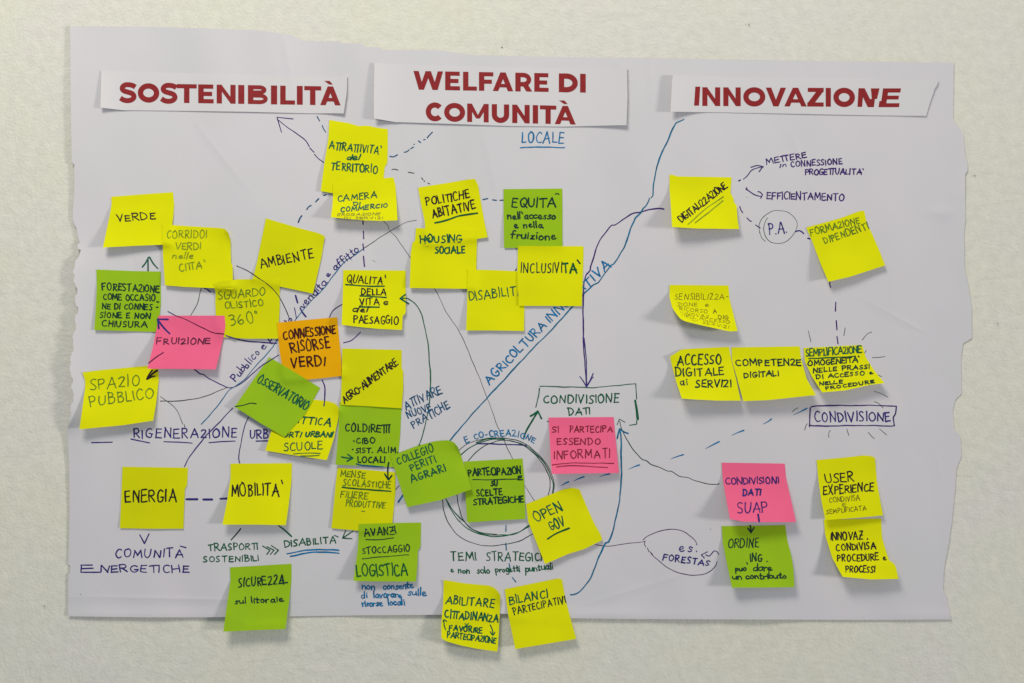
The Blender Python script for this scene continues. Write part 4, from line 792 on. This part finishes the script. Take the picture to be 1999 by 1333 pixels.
lines('top', 'connecting_line', 'purple', 2.1, [[(455, 796), (440, 812), (412, 840), (398, 855), (380, 878), (367, 898), (360, 911)]]); lines('osserv', 'connecting_line', 'gblack', 2.1, [[(459, 793.5), (475, 791), (489, 787), (500, 788)]])
lines('top', 'connecting_line', 'purple', 2.0, [[(485, 814), (476, 838), (469, 870), (466, 893), (468, 904)]])
lines('top', 'connecting_line', 'purple', 2.5, [[(629, 742), (634, 755), (634, 775), (632.5, 792)]])
lines('P', 'connecting_line', 'purple', 2.0, [[(668, 594), (655, 602), (648, 609), (643, 620)], [(671, 669), (685, 665), (696, 656), (704, 648)]])
lines('top', 'arrow', 'green', 2.2, [[(818, 870), (826, 845), (835, 810), (839, 775), (840, 740), (838, 700), (837, 680), (831, 645), (822, 613), (812, 595), (800, 585), (792, 582), (781, 583)], ])
lines('top', 'arrowhead', 'green', 3.0, [[(793, 574), (787, 578), (781, 583)], [(782, 583), (790, 588), (798, 593)]])
lines('P', 'stroke', 'gblack', 1.6, [[(779, 948), (772, 956)]]); lines('P', 'stroke', 'blue', 3.4, [[(787, 966), (777.5, 980)]])
T('P', "AπIVARE", 792, 801, 864, 768, 17, 'dblue', 2.3); T('P', "NUOVE", 797, 818, 845, 800, 14, 'dblue', 2.2); T('P', "PRATICHE", 807, 837, 880, 796, 16, 'dblue', 2.3)
lines('top', 'arrow', 'gblack', 3.1, [[(759, 903), (757, 915), (757.5, 933)], [(751, 925), (758, 936)], [(765, 928), (759, 936)]])
T('P', "non", 706, 1152, 733, 1152, 16, 'blue', 2.6, gap=.16); T('P', "consente", 747, 1152, 808, 1149, 16, 'blue', 2.6, gap=.12); T('P', "di", 704, 1169, 718, 1168, 15, 'blue', 2.6, gap=.16); T('P', "lavorare", 728, 1168, 785, 1167, 15, 'blue', 2.7, gap=.1); T('P', "sulle", 796, 1163, 832, 1164, 16, 'blue', 2.6, gap=.14); T('P', "risorse", 706, 1184, 748, 1184, 14, 'blue', 2.7, gap=.1); T('P', "locali", 757, 1183, 791, 1182, 15, 'blue', 2.7, gap=.14)
T('P', "DISABILITA", 555, 1069, 657, 1060, 14, 'green', 2.4); lines('P', 'accent', 'green', 2.4, [[(653, 1045), (660, 1048)]])
lines('P', 'underline', 'blue', 2.9, [[(560, 1081), (590, 1075), (625, 1073), (661, 1074)], [(567, 1086), (600, 1079), (630, 1077.5), (662, 1080)]])
T('P', "TRASPORτ", 406, 1076, 504, 1073, 14.5, 'green', 2.3); T('P', "SOSTENIBILI", 396, 1098, 506, 1096, 12, 'green', 2.3)
lines('P', 'chevron', 'green', 2.3, [[(513, 1066), (527, 1074)], [(527, 1074), (521, 1082)], [(521, 1067), (535, 1074)], [(535, 1074), (528, 1082)], [(530, 1065), (543.5, 1074)], [(543.5, 1074), (536, 1082)]])
lines('P', 'connecting_line', 'gblack', 2.4, [[(470, 1032), (461, 1043), (451, 1054)]]); lines('P', 'connecting_line', 'green', 3.0, [[(544, 1026), (556, 1035), (569, 1047)]])
lines('P', 'arrow', 'green', 2.4, [[(675, 1035), (669, 1050)], [(690, 1036), (669, 1050.5)], [(669, 1050.5), (687, 1051.5)]])
lines('P', 'arrowhead', 'navy', 2.7, [[(273, 1044), (282, 1061)], [(291, 1042), (282, 1061)]])
T('P', "COMUNITA", 224, 1089, 358, 1089, 17, 'navy', 2.5, label="blue handwritten COMUNITÀ below the arrowhead"); lines('P', 'accent', 'navy', 2.5, [[(352, 1066), (363, 1069)]])
lines('P', 'handwriting', 'navy', 2.6, [[(158, 1103), (180, 1103)], [(159, 1103), (158, 1117)], [(158, 1117), (196, 1117)], [(160, 1110), (182, 1109)]], smooth=False); T('P', "NERGEτCHE", 196, 1118, 370, 1118, 15, 'navy', 2.5)
lines('P', 'dashed_line', 'navy', 4.2, [[(364, 974.5), (385, 974.5)], [(397, 975), (414, 975)], [(430, 973.5), (444, 973)]])
lines('P', 'dashed_line', 'dblue', 2.0, [[(619, 227), (621, 231), (624, 236)], [(629, 245), (632, 252), (636, 258)]])
lines('P', 'dashed_line', 'dblue', 2.2, [[(761, 305), (768, 306), (776, 302)], [(789, 297), (794, 296), (799, 292)], [(802, 290), (807, 287)], [(808, 282), (809, 281)], [(817, 275), (821, 278)], [(827, 273), (830, 272)], [(834, 269), (838, 264), (844, 258)]])
lines('P', 'dashed_line', 'thinblack', 1.8, [[(765, 331), (770, 330), (777, 332)], [(797, 336), (808, 338)], [(823, 347), (826, 351)], [(828, 354), (829, 353)], [(835, 357), (839, 359)]])
lines('P', 'dashed_line', 'dblue', 2.7, [[(632, 381.5), (637, 380)], [(616, 394), (622, 388)], [(599, 409), (602, 404), (607, 401)], [(582.5, 434), (585, 427), (589, 421)]])
lines('P', 'arrow', 'purple', 1.9, [[(541, 228.5), (552, 230), (572, 232)], [(541, 230), (545, 243), (549.5, 258)], [(543, 234), (560, 247), (585, 265), (597, 275), (604, 286)], [(605, 289), (613, 297)], [(614, 301), (621, 309), (632, 317)]])
lines('P', 'dashed_line', 'dblue', 2.4, [[(943, 389.5), (952, 387.5)], [(962, 390), (969, 391)], [(976, 391), (983, 390.5)]])
lines('P', 'stroke', 'black', 2.2, [[(1006, 529), (1008, 525)]])
print("papers", len(surfs), "objects", len(bpy.data.objects))
